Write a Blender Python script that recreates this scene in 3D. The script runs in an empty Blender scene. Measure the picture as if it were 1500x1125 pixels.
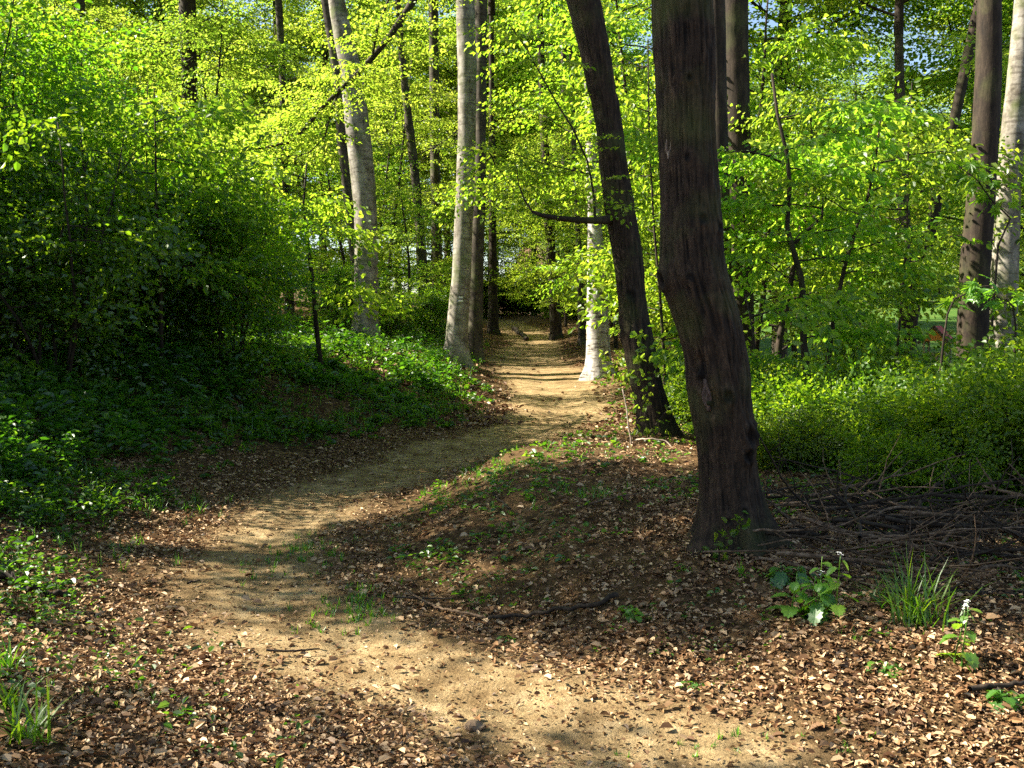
import bpy, math
import numpy as np
from mathutils import Vector

# ------------------------------------------------------------------ camera, sky, sun, exposure
sc = bpy.context.scene
CAM_H, PITCH, FOC = 1.6, math.radians(3.4), 1472.0
cam_d = bpy.data.cameras.new("camera"); cam = bpy.data.objects.new("camera", cam_d)
sc.collection.objects.link(cam); sc.camera = cam
cam.location = (0, 0, CAM_H); cam.rotation_euler = (math.pi/2 - PITCH, 0, 0)
cam_d.sensor_width = 36; cam_d.lens = 36*FOC/1500; cam_d.clip_start = .05; cam_d.clip_end = 2000

SUN_EL, SUN_AZ = math.radians(40), math.radians(-82)      # azimuth clockwise from +Y (straight ahead)
sun_dir = Vector((math.sin(SUN_AZ)*math.cos(SUN_EL), math.cos(SUN_AZ)*math.cos(SUN_EL), math.sin(SUN_EL)))
world = bpy.data.worlds.new("World"); sc.world = world; world.use_nodes = True
wn = world.node_tree.nodes; wl = world.node_tree.links
sky = wn.new('ShaderNodeTexSky'); sky.sky_type = 'NISHITA'; sky.sun_disc = False
sky.sun_elevation = SUN_EL; sky.sun_rotation = SUN_AZ % (2*math.pi)
bg = wn['Background']; bg.inputs['Strength'].default_value = .06
wl.new(sky.outputs[0], bg.inputs['Color'])
sl = bpy.data.lights.new("sun", 'SUN'); sl.energy = 5.0; sl.angle = math.radians(.5); sl.color = (1, .92, .77)
so = bpy.data.objects.new("sun", sl); sc.collection.objects.link(so)
so.rotation_euler = sun_dir.to_track_quat('Z', 'Y').to_euler(); so.location = (-30, 0, 30)
vs = sc.view_settings; vs.view_transform = 'Standard'; vs.look = 'None'; vs.gamma = 1; vs.exposure = 2.08
cy = sc.cycles
cy.max_bounces = 6; cy.diffuse_bounces = 4; cy.glossy_bounces = 2; cy.transmission_bounces = 4; cy.transparent_max_bounces = 4
cy.caustics_reflective = False; cy.caustics_refractive = False
cy.use_adaptive_sampling = True; cy.adaptive_threshold = .02
cy.use_denoising = False; cy.sample_clamp_indirect = 4

# ------------------------------------------------------------------ small helpers
C = sc.collection
def ray_pt(px, py, d):
    "point at forward distance d (along +Y) seen at photo position px, py"
    u, v = (px-750)/FOC, (562.5-py)/FOC
    wy = math.cos(PITCH) + v*math.sin(PITCH); wz = v*math.cos(PITCH) - math.sin(PITCH)
    return np.array([u*d/wy, d, CAM_H + wz*d/wy])

def hsh(i, j, k):
    h = (i.astype(np.int64)*374761393 + j.astype(np.int64)*668265263 + k.astype(np.int64)*1274126177) & 0xffffffff
    h = ((h ^ (h >> 13))*1103515245) & 0xffffffff
    h = ((h ^ (h >> 16))*2246822519) & 0xffffffff
    return ((h >> 8) & 0xffff)/65535.0
def noise3(p):
    f = np.floor(p); t = p - f; t = t*t*(3-2*t); i = f.astype(np.int64)
    x, y, z = i[:, 0], i[:, 1], i[:, 2]; a, b, c = t[:, 0], t[:, 1], t[:, 2]
    def L(dx, dy, dz): return hsh(x+dx, y+dy, z+dz)
    c00 = L(0,0,0)*(1-a)+L(1,0,0)*a; c10 = L(0,1,0)*(1-a)+L(1,1,0)*a
    c01 = L(0,0,1)*(1-a)+L(1,0,1)*a; c11 = L(0,1,1)*(1-a)+L(1,1,1)*a
    return ((c00*(1-b)+c10*b)*(1-c) + (c01*(1-b)+c11*b)*c)*2-1
def noise2(x, y, s=0): return noise3(np.stack([x, y, np.full_like(x, s+.5)], 1))
def fbm2(x, y, o=4, s=0):
    r = 0; a = 1
    for k in range(o): r = r + a*noise2(x*2**k, y*2**k, s+7*k); a *= .5
    return r
def sstep(t): t = np.clip(t, 0, 1); return t*t*(3-2*t)
def unit(v): return v/np.maximum(np.linalg.norm(v, axis=-1, keepdims=True), 1e-9)

def mesh_obj(name, V, quads=None, tris=None, mat=None, smooth=False, parent=None, midx=None, mats=None):
    me = bpy.data.meshes.new(name)
    V = np.asarray(V, np.float32).reshape(-1, 3)
    q = np.zeros((0, 4), np.int32) if quads is None or len(quads) == 0 else np.asarray(quads, np.int32)
    t = np.zeros((0, 3), np.int32) if tris is None or len(tris) == 0 else np.asarray(tris, np.int32)
    me.vertices.add(len(V)); me.vertices.foreach_set('co', V.ravel())
    lo = np.concatenate([q.ravel(), t.ravel()]); me.loops.add(len(lo)); me.loops.foreach_set('vertex_index', lo)
    n = len(q)+len(t); me.polygons.add(n)
    st = np.concatenate([np.arange(len(q))*4, len(q)*4+np.arange(len(t))*3]).astype(np.int32)
    me.polygons.foreach_set('loop_start', st)
    me.polygons.foreach_set('use_smooth', np.full(n, smooth))
    for m in (mats or [mat]): me.materials.append(m)
    if midx is not None: me.polygons.foreach_set('material_index', np.asarray(midx, np.int32))
    me.update(calc_edges=True)
    o = bpy.data.objects.new(name, me); C.objects.link(o)
    if parent is not None: o.parent = parent
    return o
def tag(o, label=None, cat=None, group=None, kind=None):
    if label: o['label'] = label
    if cat: o['category'] = cat
    if group: o['group'] = group
    if kind: o['kind'] = kind
    return o
def thing(name, label, cat, loc=(0, 0, 0), rz=0, group=None, scale=1):
    o = bpy.data.objects.new(name, None); C.objects.link(o); o.empty_display_size = .2
    o.location = loc; o.rotation_euler = (0, 0, rz); o.scale = (scale,)*3
    return tag(o, label, cat, group)
def copy_thing(src, loc, rz=0, scale=1, label=None, group=None, tilt=0):
    r = src.copy(); C.objects.link(r); r.location = loc; r.rotation_euler = (tilt, 0, rz); r.scale = (scale,)*3
    if label: r['label'] = label
    if group: r['group'] = group
    for ch in list(src.children):
        c = ch.copy(); C.objects.link(c); c.parent = r
        for g in ch.children:
            d = g.copy(); C.objects.link(d); d.parent = c
    return r

class Geo:
    "collects tubes / boxes / leaves into one mesh"
    def __init__(s): s.V = []; s.Q = []; s.T = []; s.n = 0
    def add(s, V, Q=None, T=None):
        s.V.append(V)
        if Q is not None and len(Q): s.Q.append(np.asarray(Q)+s.n)
        if T is not None and len(T): s.T.append(np.asarray(T)+s.n)
        s.n += len(V)
    def tube(s, P, R, sides=6, cap=True):
        P = np.asarray(P, float); n = len(P); R = np.broadcast_to(np.asarray(R, float), (n,))
        T = unit(np.gradient(P, axis=0)); ref = np.array([0, 1., .13]) if abs(T[0, 1]) < .8 else np.array([1., 0, .1])
        A = unit(np.cross(T, ref)); B = np.cross(T, A)
        th = np.arange(sides)*2*math.pi/sides
        V = P[:, None] + R[:, None, None]*(A[:, None]*np.cos(th)[None, :, None] + B[:, None]*np.sin(th)[None, :, None])
        i = np.arange(n-1)[:, None]*sides; j = np.arange(sides)[None]; k = (j+1) % sides
        Q = np.stack([i+j, i+k, i+sides+k, i+sides+j], -1).reshape(-1, 4)
        V = V.reshape(-1, 3); Tt = None
        if cap:
            V = np.concatenate([V, P[-1:]]); e = n*sides; b = (n-1)*sides
            Tt = [[b+a, b+(a+1) % sides, e] for a in range(sides)]
        s.add(V, Q, Tt)
    def box(s, c, size, rz=0):
        h = np.array(size)/2
        V = np.array([[x, y, z] for x in (-1, 1) for y in (-1, 1) for z in (-1, 1)])*h
        cr, sr = math.cos(rz), math.sin(rz); V = V @ np.array([[cr, sr, 0], [-sr, cr, 0], [0, 0, 1]]) + np.array(c)
        s.add(V, [[0, 1, 3, 2], [4, 6, 7, 5], [0, 4, 5, 1], [2, 3, 7, 6], [0, 2, 6, 4], [1, 5, 7, 3]])
    def leaves(s, P, A, N, L, W, fold=.25, droop=.12):
        n = len(P)
        if n == 0: return
        L = np.broadcast_to(np.asarray(L, float), (n,))[:, None]; W = np.broadcast_to(np.asarray(W, float), (n,))[:, None]
        A = unit(A); S = unit(np.cross(A, N)); N = np.cross(S, A)
        up = N*W*fold
        r1 = P + A*L*.3 + S*W*.5 + up; r2 = P + A*L*.7 + S*W*.42 + up - N*droop*L*.4
        l1 = P + A*L*.3 - S*W*.5 + up; l2 = P + A*L*.7 - S*W*.42 + up - N*droop*L*.4
        V = np.stack([P, r1, r2, P + A*L - N*droop*L, l2, l1], 1).reshape(-1, 3)
        b = np.arange(n)[:, None]*6
        s.add(V, np.concatenate([b+np.array([[0, 1, 2, 3]]), b+np.array([[0, 3, 4, 5]])]))
    def build(s, name, mat, parent=None, smooth=False):
        V = np.concatenate(s.V); Q = np.concatenate(s.Q) if s.Q else None; T = np.concatenate(s.T) if s.T else None
        return mesh_obj(name, V, Q, T, mat, smooth, parent)

# ------------------------------------------------------------------ materials
def new_mat(name):
    m = bpy.data.materials.new(name); m.use_nodes = True; nt = m.node_tree; nt.nodes.clear()
    out = nt.nodes.new('ShaderNodeOutputMaterial')
    return m, nt, nt.nodes.new, nt.links.new, out
def ramp(nt, stops, fac, interp='LINEAR'):
    r = nt.nodes.new('ShaderNodeValToRGB'); r.color_ramp.interpolation = interp
    e = r.color_ramp.elements
    e[0].position, e[0].color = stops[0][0], (*stops[0][1], 1); e[1].position, e[1].color = stops[-1][0], (*stops[-1][1], 1)
    for p, c in stops[1:-1]: x = e.new(p); x.color = (*c, 1)
    nt.links.new(fac, r.inputs[0]); return r.outputs[0]
def leaf_mat(name, refl, trans, tmix=.5, gloss=.05, rough=.4):
    "refl / trans: three colours each, picked at random for every leaf"
    m, nt, N, K, out = new_mat(name)
    g = N('ShaderNodeNewGeometry')
    cr = ramp(nt, list(zip((0, .55, 1), refl)), g.outputs['Random Per Island'])
    ct = ramp(nt, list(zip((0, .55, 1), trans)), g.outputs['Random Per Island'])
    oi = N('ShaderNodeObjectInfo')
    def vary(c):
        h = N('ShaderNodeHueSaturation'); K(c, h.inputs['Color'])
        a = N('ShaderNodeMapRange'); a.inputs[3].default_value = .482; a.inputs[4].default_value = .512; K(oi.outputs['Random'], a.inputs[0]); K(a.outputs[0], h.inputs['Hue'])
        q = N('ShaderNodeMath'); q.operation = 'FRACT'; w = N('ShaderNodeMath'); w.operation = 'MULTIPLY'; w.inputs[1].default_value = 7.31; K(oi.outputs['Random'], w.inputs[0]); K(w.outputs[0], q.inputs[0])
        b = N('ShaderNodeMapRange'); b.inputs[3].default_value = .78; b.inputs[4].default_value = 1.15; K(q.outputs[0], b.inputs[0]); K(b.outputs[0], h.inputs['Value'])
        return h.outputs[0]
    cr, ct = vary(cr), vary(ct)
    d = N('ShaderNodeBsdfDiffuse'); K(cr, d.inputs[0]); t = N('ShaderNodeBsdfTranslucent'); K(ct, t.inputs[0])
    mx = N('ShaderNodeMixShader'); mx.inputs[0].default_value = tmix; K(d.outputs[0], mx.inputs[1]); K(t.outputs[0], mx.inputs[2])
    gl = N('ShaderNodeBsdfGlossy'); gl.inputs['Roughness'].default_value = rough; gl.inputs[0].default_value = (.9, .95, .9, 1)
    m2 = N('ShaderNodeMixShader'); m2.inputs[0].default_value = gloss
    K(mx.outputs[0], m2.inputs[1]); K(gl.outputs[0], m2.inputs[2]); K(m2.outputs[0], out.inputs[0])
    return m
def bark_mat(name, dark, mid, light, scale=(9, 9, 2.2), marks=0, moss=0, bump=.5, rough=.85, fine=40, ridge=False):
    m, nt, N, K, out = new_mat(name)
    tc = N('ShaderNodeTexCoord'); mp = N('ShaderNodeMapping'); mp.inputs['Scale'].default_value = scale
    K(tc.outputs['Object'], mp.inputs[0])
    n1 = N('ShaderNodeTexNoise'); n1.inputs['Scale'].default_value = 1; n1.inputs['Detail'].default_value = 8; n1.inputs['Roughness'].default_value = .65
    K(mp.outputs[0], n1.inputs['Vector'])
    col = ramp(nt, [(.32, dark), (.5, mid), (.68, light)], n1.outputs['Fac'])
    n2 = N('ShaderNodeTexNoise'); n2.inputs['Scale'].default_value = fine; n2.inputs['Detail'].default_value = 4
    K(tc.outputs['Object'], n2.inputs['Vector'])
    mul = N('ShaderNodeMixRGB'); mul.blend_type = 'MULTIPLY'; mul.inputs[0].default_value = .6; K(col, mul.inputs[1])
    K(ramp(nt, [(.3, (.45,)*3), (.65, (1.15,)*3)], n2.outputs['Fac']), mul.inputs[2]); cur = mul.outputs[0]
    if marks:   # thin dark cross bands of smooth bark
        mq = N('ShaderNodeMapping'); mq.inputs['Scale'].default_value = (3.5, 3.5, 20); K(tc.outputs['Object'], mq.inputs[0])
        n3 = N('ShaderNodeTexNoise'); n3.inputs['Scale'].default_value = 1; n3.inputs['Detail'].default_value = 3; K(mq.outputs[0], n3.inputs['Vector'])
        mk = N('ShaderNodeMixRGB'); mk.blend_type = 'MULTIPLY'; mk.inputs[0].default_value = marks; K(cur, mk.inputs[1])
        K(ramp(nt, [(.36, (.16, .13, .09)), (.47, (1, 1, 1))], n3.outputs['Fac']), mk.inputs[2]); cur = mk.outputs[0]
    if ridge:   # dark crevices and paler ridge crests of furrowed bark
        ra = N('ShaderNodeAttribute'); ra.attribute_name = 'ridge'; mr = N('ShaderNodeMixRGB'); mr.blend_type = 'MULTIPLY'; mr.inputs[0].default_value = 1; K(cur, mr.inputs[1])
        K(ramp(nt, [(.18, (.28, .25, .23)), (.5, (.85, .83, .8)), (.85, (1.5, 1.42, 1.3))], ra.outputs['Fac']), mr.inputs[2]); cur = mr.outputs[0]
    if moss:
        n4 = N('ShaderNodeTexNoise'); n4.inputs['Scale'].default_value = 2.5; n4.inputs['Detail'].default_value = 6; K(tc.outputs['Object'], n4.inputs['Vector'])
        mm = N('ShaderNodeMixRGB'); K(ramp(nt, [(.5, (0,)*3), (.72, (moss,)*3)], n4.outputs['Fac']), mm.inputs[0])
        K(cur, mm.inputs[1]); mm.inputs[2].default_value = (.10, .13, .03, 1); cur = mm.outputs[0]
    b = N('ShaderNodeBsdfPrincipled'); K(cur, b.inputs['Base Color']); b.inputs['Roughness'].default_value = rough
    b.inputs['Specular IOR Level'].default_value = .25
    bp = N('ShaderNodeBump'); bp.inputs['Strength'].default_value = bump; bp.inputs['Distance'].default_value = .02
    K(n1.outputs['Fac'], bp.inputs['Height']); K(bp.outputs[0], b.inputs['Normal']); K(b.outputs[0], out.inputs[0])
    return m
def plain(name, col, var=.25, scale=12, rough=.7, bump=.2):
    m, nt, N, K, out = new_mat(name)
    tc = N('ShaderNodeTexCoord'); n = N('ShaderNodeTexNoise'); n.inputs['Scale'].default_value = scale; n.inputs['Detail'].default_value = 6
    K(tc.outputs['Object'], n.inputs['Vector'])
    c = ramp(nt, [(.3, tuple(x*(1-var) for x in col)), (.7, tuple(min(1, x*(1+var)) for x in col))], n.outputs['Fac'])
    b = N('ShaderNodeBsdfPrincipled'); K(c, b.inputs['Base Color']); b.inputs['Roughness'].default_value = rough
    bp = N('ShaderNodeBump'); bp.inputs['Strength'].default_value = bump; bp.inputs['Distance'].default_value = .01
    K(n.outputs['Fac'], bp.inputs['Height']); K(bp.outputs[0], b.inputs['Normal']); K(b.outputs[0], out.inputs[0])
    return m

M_BEECH = leaf_mat('beech leaf', [(.035, .085, .008), (.065, .14, .010), (.11, .17, .018)], [(.21, .44, .016), (.38, .62, .03), (.57, .73, .06)], .55, .02)
M_BEECHY = leaf_mat('young yellow leaf', [(.06, .11, .010), (.10, .16, .012), (.15, .19, .025)], [(.29, .50, .025), (.45, .63, .045), (.60, .71, .09)], .55, .02)
M_HAZEL = leaf_mat('shrub leaf', [(.028, .078, .010), (.048, .118, .012), (.078, .15, .016)], [(.13, .38, .010), (.25, .52, .012), (.40, .62, .02)], .5, .035, .35)
M_LOW = leaf_mat('bush leaf', [(.03, .075, .008), (.055, .115, .010), (.09, .15, .016)], [(.16, .34, .008), (.28, .48, .012), (.46, .60, .03)], .5, .018)
M_HERB = leaf_mat('herb leaf', [(.022, .065, .008), (.04, .11, .010), (.07, .15, .015)], [(.08, .26, .008), (.16, .42, .012), (.30, .52, .02)], .45, .04)
M_GRASS = leaf_mat('grass blade', [(.03, .09, .008), (.05, .14, .010), (.09, .18, .015)], [(.12, .36, .010), (.2, .5, .012), (.36, .58, .02)], .45, .05)
M_MUST = leaf_mat('mustard leaf', [(.05, .14, .015), (.07, .18, .02), (.10, .20, .02)], [(.25, .55, .02), (.32, .62, .03), (.4, .65, .03)], .45, .05)
M_LITTER = leaf_mat('dead leaf', [(.075, .036, .015), (.22, .128, .056), (.55, .40, .22)], [(.06, .03, .01), (.14, .07, .03), (.2, .12, .05)], .12, .02, .5)
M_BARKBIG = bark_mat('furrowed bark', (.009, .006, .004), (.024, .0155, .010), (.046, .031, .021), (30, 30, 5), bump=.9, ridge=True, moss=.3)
M_BARKDK = bark_mat('dark bark', (.012, .008, .0055), (.030, .020, .013), (.06, .042, .028), (14, 14, 3), moss=.25)
M_BEECHBARK = bark_mat('pale smooth bark', (.085, .07, .05), (.23, .205, .17), (.37, .34, .295), (5, 5, 2.6), marks=.5, moss=.8, bump=.35, fine=25)
M_WHITEBARK = bark_mat('white bark', (.12, .10, .085), (.36, .335, .305), (.54, .52, .485), (7, 7, 3), marks=.95, bump=.4, fine=30)
M_GREYBARK = bark_mat('grey bark', (.025, .019, .013), (.06, .048, .034), (.115, .095, .07), (6, 6, 2), marks=.6, moss=.5, bump=.4)
M_TWIG = bark_mat('twig bark', (.014, .009, .006), (.03, .021, .014), (.06, .045, .03), (30, 30, 10), bump=.3)
M_DEADWOOD = bark_mat('dead wood', (.04, .025, .014), (.12, .076, .044), (.25, .175, .115), (25, 25, 25), bump=.4)
M_PALEWOOD = plain('pale bare wood', (.30, .23, .165), .4, 30)
M_PINKWOOD = bark_mat('weathered scar wood', (.02, .013, .009), (.075, .050, .040), (.16, .115, .098), (60, 60, 14), bump=.6)
M_SCARWOOD = bark_mat('pale scar wood', (.03, .02, .014), (.17, .13, .10), (.36, .31, .26), (55, 55, 22), bump=.6)
M_FLOWER = plain('white petals', (.8, .8, .78), .05)
M_WHITEP = plain('white marker paint', (.8, .79, .74), .08, 40)
M_STONE = plain('brown stone', (.20, .13, .075), .5, 20, .9, .6)

# ------------------------------------------------------------------ terrain
_ys = np.linspace(-40, 400, 4401)
def curve(pts, sm=.6):
    p = np.array(pts, float); v = np.interp(_ys, p[:, 0], p[:, 1]); k = int(sm/.1)*2+1
    w = np.hanning(k+2)[1:-1]; w /= w.sum(); v = np.convolve(np.pad(v, k//2, 'edge'), w, 'valid')
    return lambda y: np.interp(y, _ys, v)
xc = curve([(-5, 3.2), (2.5, 1.35), (3.2, .95), (3.7, .5), (4.5, -.36), (5.5, -1.22), (7.2, -1.86), (9.6, -1.70), (12.5, -.75), (15.2, .55), (18, .9), (23, .68), (28, .35), (34, .75), (40, .55), (47, -.25), (60, -2.5), (100, -8)], .7)
zp = curve([(-40, 0), (11, 0), (15.5, .07), (19, .24), (25, .52), (35, 1.02), (48, 1.72), (60, 2.0), (100, 2.6), (200, 6), (400, 12)], 1.2)
La = curve([(-5, .3), (3, .45), (6, .95), (10, 1.05), (18, .9), (24, .62), (40, .5)], 1.)
Lw = curve([(0, 3.0), (8, 3.0), (16, 3.8), (22, 2.3), (30, 2.2), (40, 3)], 1.)
Ra = curve([(0, .05), (3, .1), (5, .24), (7, .39), (9, .45), (11, .37), (12.6, .12), (15, .06), (19, .18), (22, .26), (26, .18), (40, .2)], .6)
hw = curve([(0, .44), (4, .40), (6, .36), (9, .42), (12, .5), (16, .8), (22, .95), (30, .8), (45, .75)], 1.)
mead = curve([(-40, -.1), (0, -.1), (10, -.35), (20, -.8), (45, -1.35), (62, -1.3), (100, 2.6), (130, 5), (200, 16), (400, 40)], 3)
def ground(x, y, micro=True):
    x = np.asarray(x, float); y = np.asarray(y, float); shp = x.shape; x = x.ravel(); y = y.ravel()
    s = xc(y)-x; r = -s
    left = La(y)*sstep((s-.85)/Lw(y)) + .075*np.clip(s-.85-Lw(y), 0, 60)
    right = Ra(y)*sstep((r-.65)/1.5)
    z = zp(y) + left + right
    w = sstep((r-3.0)/11); z = z*(1-w) + mead(y)*w
    if micro:
        z = z + .05*fbm2(x*.7, y*.7, 3, 3)*np.clip(np.abs(s)/1.5, .25, 1)
        near = np.exp(-np.clip(y, 0, 99)/25)
        z = z + near*(.016*fbm2(x*4, y*4, 3, 9)) + .06*fbm2(x*1.9, y*1.9, 3, 41)*sstep((r-.7)/.6)*sstep((3.2-r)/.8)*sstep((12-y)/2)
        # shallow wheel hollow in the trodden dirt
        z = z - .03*np.exp(-(s/.35)**2)
        for bx, by, bh in ((1.27, 5.75, .03), (1.5, 10.6, .08)): z = z + bh*np.exp(-((x-bx)**2+(y-by)**2)/.16)
    return z.reshape(shp)
def gz(x, y): return float(ground(np.array([x]), np.array([y]))[0])
def pathmask(x, y):
    s = np.abs(xc(y)-x); sl = (xc(y+.2)-xc(y-.2))/.4; s = s/np.sqrt(1+sl*sl)
    return 1-sstep((s + .26*fbm2(x*1.3, y*1.3, 3, 21) - hw(y)+.2)/.55)

def axis(parts):
    out = [parts[0][0]]
    for a, b, st in parts:
        n = max(1, int(round((b-a)/st))); out += list(np.linspace(a, b, n+1)[1:])
    return np.array(out)
gx = axis([(-160, -40, 12), (-40, -12, 2), (-12, -5, .22), (-5, 5, .065), (5, 12, .22), (12, 40, 2), (40, 160, 12)])
gy = axis([(-30, -4, 4), (-4, 2, .5), (2, 12, .065), (12, 22, .12), (22, 55, .5), (55, 100, 3), (100, 300, 12)])
GX, GY = np.meshgrid(gx, gy)
GZ = ground(GX, GY)
nx, ny = len(gx), len(gy)
ii = (np.arange(ny-1)[:, None]*nx + np.arange(nx-1)[None]).ravel()
mg, nt, N, K, out = new_mat('forest floor')
at = N('ShaderNodeAttribute'); at.attribute_name = 'dirt'; am = N('ShaderNodeAttribute'); am.attribute_name = 'meadow'
tc = N('ShaderNodeTexCoord')
def nz(scale, det=6, rough=.6):
    n = N('ShaderNodeTexNoise'); n.inputs['Scale'].default_value = scale; n.inputs['Detail'].default_value = det; n.inputs['Roughness'].default_value = rough
    K(tc.outputs['Object'], n.inputs['Vector']); return n.outputs['Fac']
n_big, n_mid, n_fine = nz(1.1), nz(9), nz(70, 4, .7)
dirt = ramp(nt, [(.25, (.165, .112, .055)), (.5, (.29, .213, .11)), (.75, (.43, .335, .195))], n_mid)
dm = N('ShaderNodeMixRGB'); dm.blend_type = 'MULTIPLY'; dm.inputs[0].default_value = .75; K(dirt, dm.inputs[1])
K(ramp(nt, [(.3, (.45, .42, .4)), (.62, (1.15, 1.12, 1.08))], n_fine), dm.inputs[2])
dp = N('ShaderNodeMixRGB'); dp.blend_type = 'MULTIPLY'; dp.inputs[0].default_value = 1; K(dm.outputs[0], dp.inputs[1]); K(ramp(nt, [(.36, (.58, .52, .46)), (.56, (1.08, 1.06, 1.04))], nz(2.3, 7, .65)), dp.inputs[2])   # damp trodden patches
vo = N('ShaderNodeTexVoronoi'); vo.inputs['Scale'].default_value = 24; K(tc.outputs['Object'], vo.inputs['Vector'])
sp = N('ShaderNodeSeparateColor'); K(vo.outputs['Color'], sp.inputs[0])
lit = ramp(nt, [(0, (.025, .014, .007)), (.45, (.07, .04, .018)), (.75, (.16, .09, .042)), (1, (.3, .2, .1))], sp.outputs[0])
lm = N('ShaderNodeMixRGB'); lm.blend_type = 'MULTIPLY'; lm.inputs[0].default_value = .8; K(lit, lm.inputs[1]); K(ramp(nt, [(.25, (.35,)*3), (.65, (1.1,)*3)], n_mid), lm.inputs[2])
soil = ramp(nt, [(.3, (.045, .027, .012)), (.7, (.13, .08, .035))], n_fine)
l2 = N('ShaderNodeMixRGB'); K(ramp(nt, [(.42, (0,)*3), (.6, (1,)*3)], n_big), l2.inputs[0]); K(lm.outputs[0], l2.inputs[1]); K(soil, l2.inputs[2])
mxa = N('ShaderNodeMixRGB'); K(at.outputs['Fac'], mxa.inputs[0]); K(l2.outputs[0], mxa.inputs[1]); K(dp.outputs[0], mxa.inputs[2])
mxb = N('ShaderNodeMixRGB'); K(am.outputs['Fac'], mxb.inputs[0]); K(mxa.outputs[0], mxb.inputs[1])
K(ramp(nt, [(.3, (.03, .075, .012)), (.55, (.06, .12, .018)), (.75, (.16, .17, .05))], n_big), mxb.inputs[2])
bs = N('ShaderNodeBsdfPrincipled'); bs.inputs['Roughness'].default_value = .95; bs.inputs['Specular IOR Level'].default_value = .1
K(mxb.outputs[0], bs.inputs['Base Color'])
bp = N('ShaderNodeBump'); bp.inputs['Strength'].default_value = .8; bp.inputs['Distance'].default_value = .02
ad = N('ShaderNodeMath'); K(n_fine, ad.inputs[0]); K(n_mid, ad.inputs[1]); K(ad.outputs[0], bp.inputs['Height'])
K(bp.outputs[0], bs.inputs['Normal']); K(bs.outputs[0], out.inputs[0])
go = mesh_obj('ground', np.stack([GX, GY, GZ], -1).reshape(-1, 3), np.stack([ii, ii+1, ii+nx+1, ii+nx], -1), None, mg, True)
tag(go, 'brown woodland ground with a trodden dirt path winding over it', None, None, 'structure')
a = go.data.attributes.new('dirt', 'FLOAT', 'POINT'); a.data.foreach_set('value', pathmask(GX.ravel(), GY.ravel()).astype(np.float32))
a = go.data.attributes.new('meadow', 'FLOAT', 'POINT')
rr = (GX-xc(GY)).ravel(); a.data.foreach_set('value', (sstep((rr-12)/6)*sstep((GY.ravel()-24)/8)).astype(np.float32))

# ------------------------------------------------------------------ foliage generators
def spray_template(rng, length=.85, nside=6, leaf=.066, step=.055, flat=.35, hang=-.18):
    "flat fan of leaves on a twig that runs along +X"
    P, A, Nn, L = [], [], [], []
    def twig(p0, ang, ln, w):
        n = max(2, int(ln/step))
        for i in range(n):
            t = (i+.6)/n; q = p0 + np.array([math.cos(ang), math.sin(ang), 0])*ln*t; q[2] -= .10*t*t*ln
            sg = 1 if i % 2 else -1; a2 = ang + sg*rng.uniform(.5, 1.15) if i < n-1 else ang
            P.append(q + rng.normal(0, .010, 3)); A.append([math.cos(a2), math.sin(a2), rng.normal(hang, .28)])
            Nn.append(rng.normal(0, flat, 3) + [0, 0, 1]); L.append(leaf*rng.uniform(.65, 1.2)*w)
    twig(np.zeros(3), 0, length, 1)
    for k in range(nside):
        t = .12 + .75*k/nside; sg = 1 if k % 2 else -1
        twig(np.array([length*t, 0, -.10*t*t*length]), sg*rng.uniform(.6, .95), length*(.62*(1-t)+.16), .95)
    return tuple(np.array(v, float) for v in (P, A, Nn, L))

def place_sprays(geo, temps, pos, dirs, ups, scl, rng, wid=.62, fold=.22, droop=.14):
    pos, dirs, ups, scl = (np.asarray(v, float) for v in (pos, dirs, ups, scl))
    X = unit(dirs); Y = unit(np.cross(ups, X)); Z = np.cross(X, Y)
    R = np.stack([X, Y, Z], -1)                       # columns
    which = rng.integers(0, len(temps), len(pos))
    for k, (P, A, Nn, L) in enumerate(temps):
        m = which == k; r = R[m]; n = m.sum()
        if not n: continue
        p = np.einsum('nij,kj->nki', r, P)*scl[m][:, None, None] + pos[m][:, None]
        av = np.einsum('nij,kj->nki', r, A); nv = np.einsum('nij,kj->nki', r, Nn)
        ls = (L[None]*scl[m][:, None]).ravel()
        geo.leaves(p.reshape(-1, 3), av.reshape(-1, 3), nv.reshape(-1, 3), ls, ls*wid, fold, droop)

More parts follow.
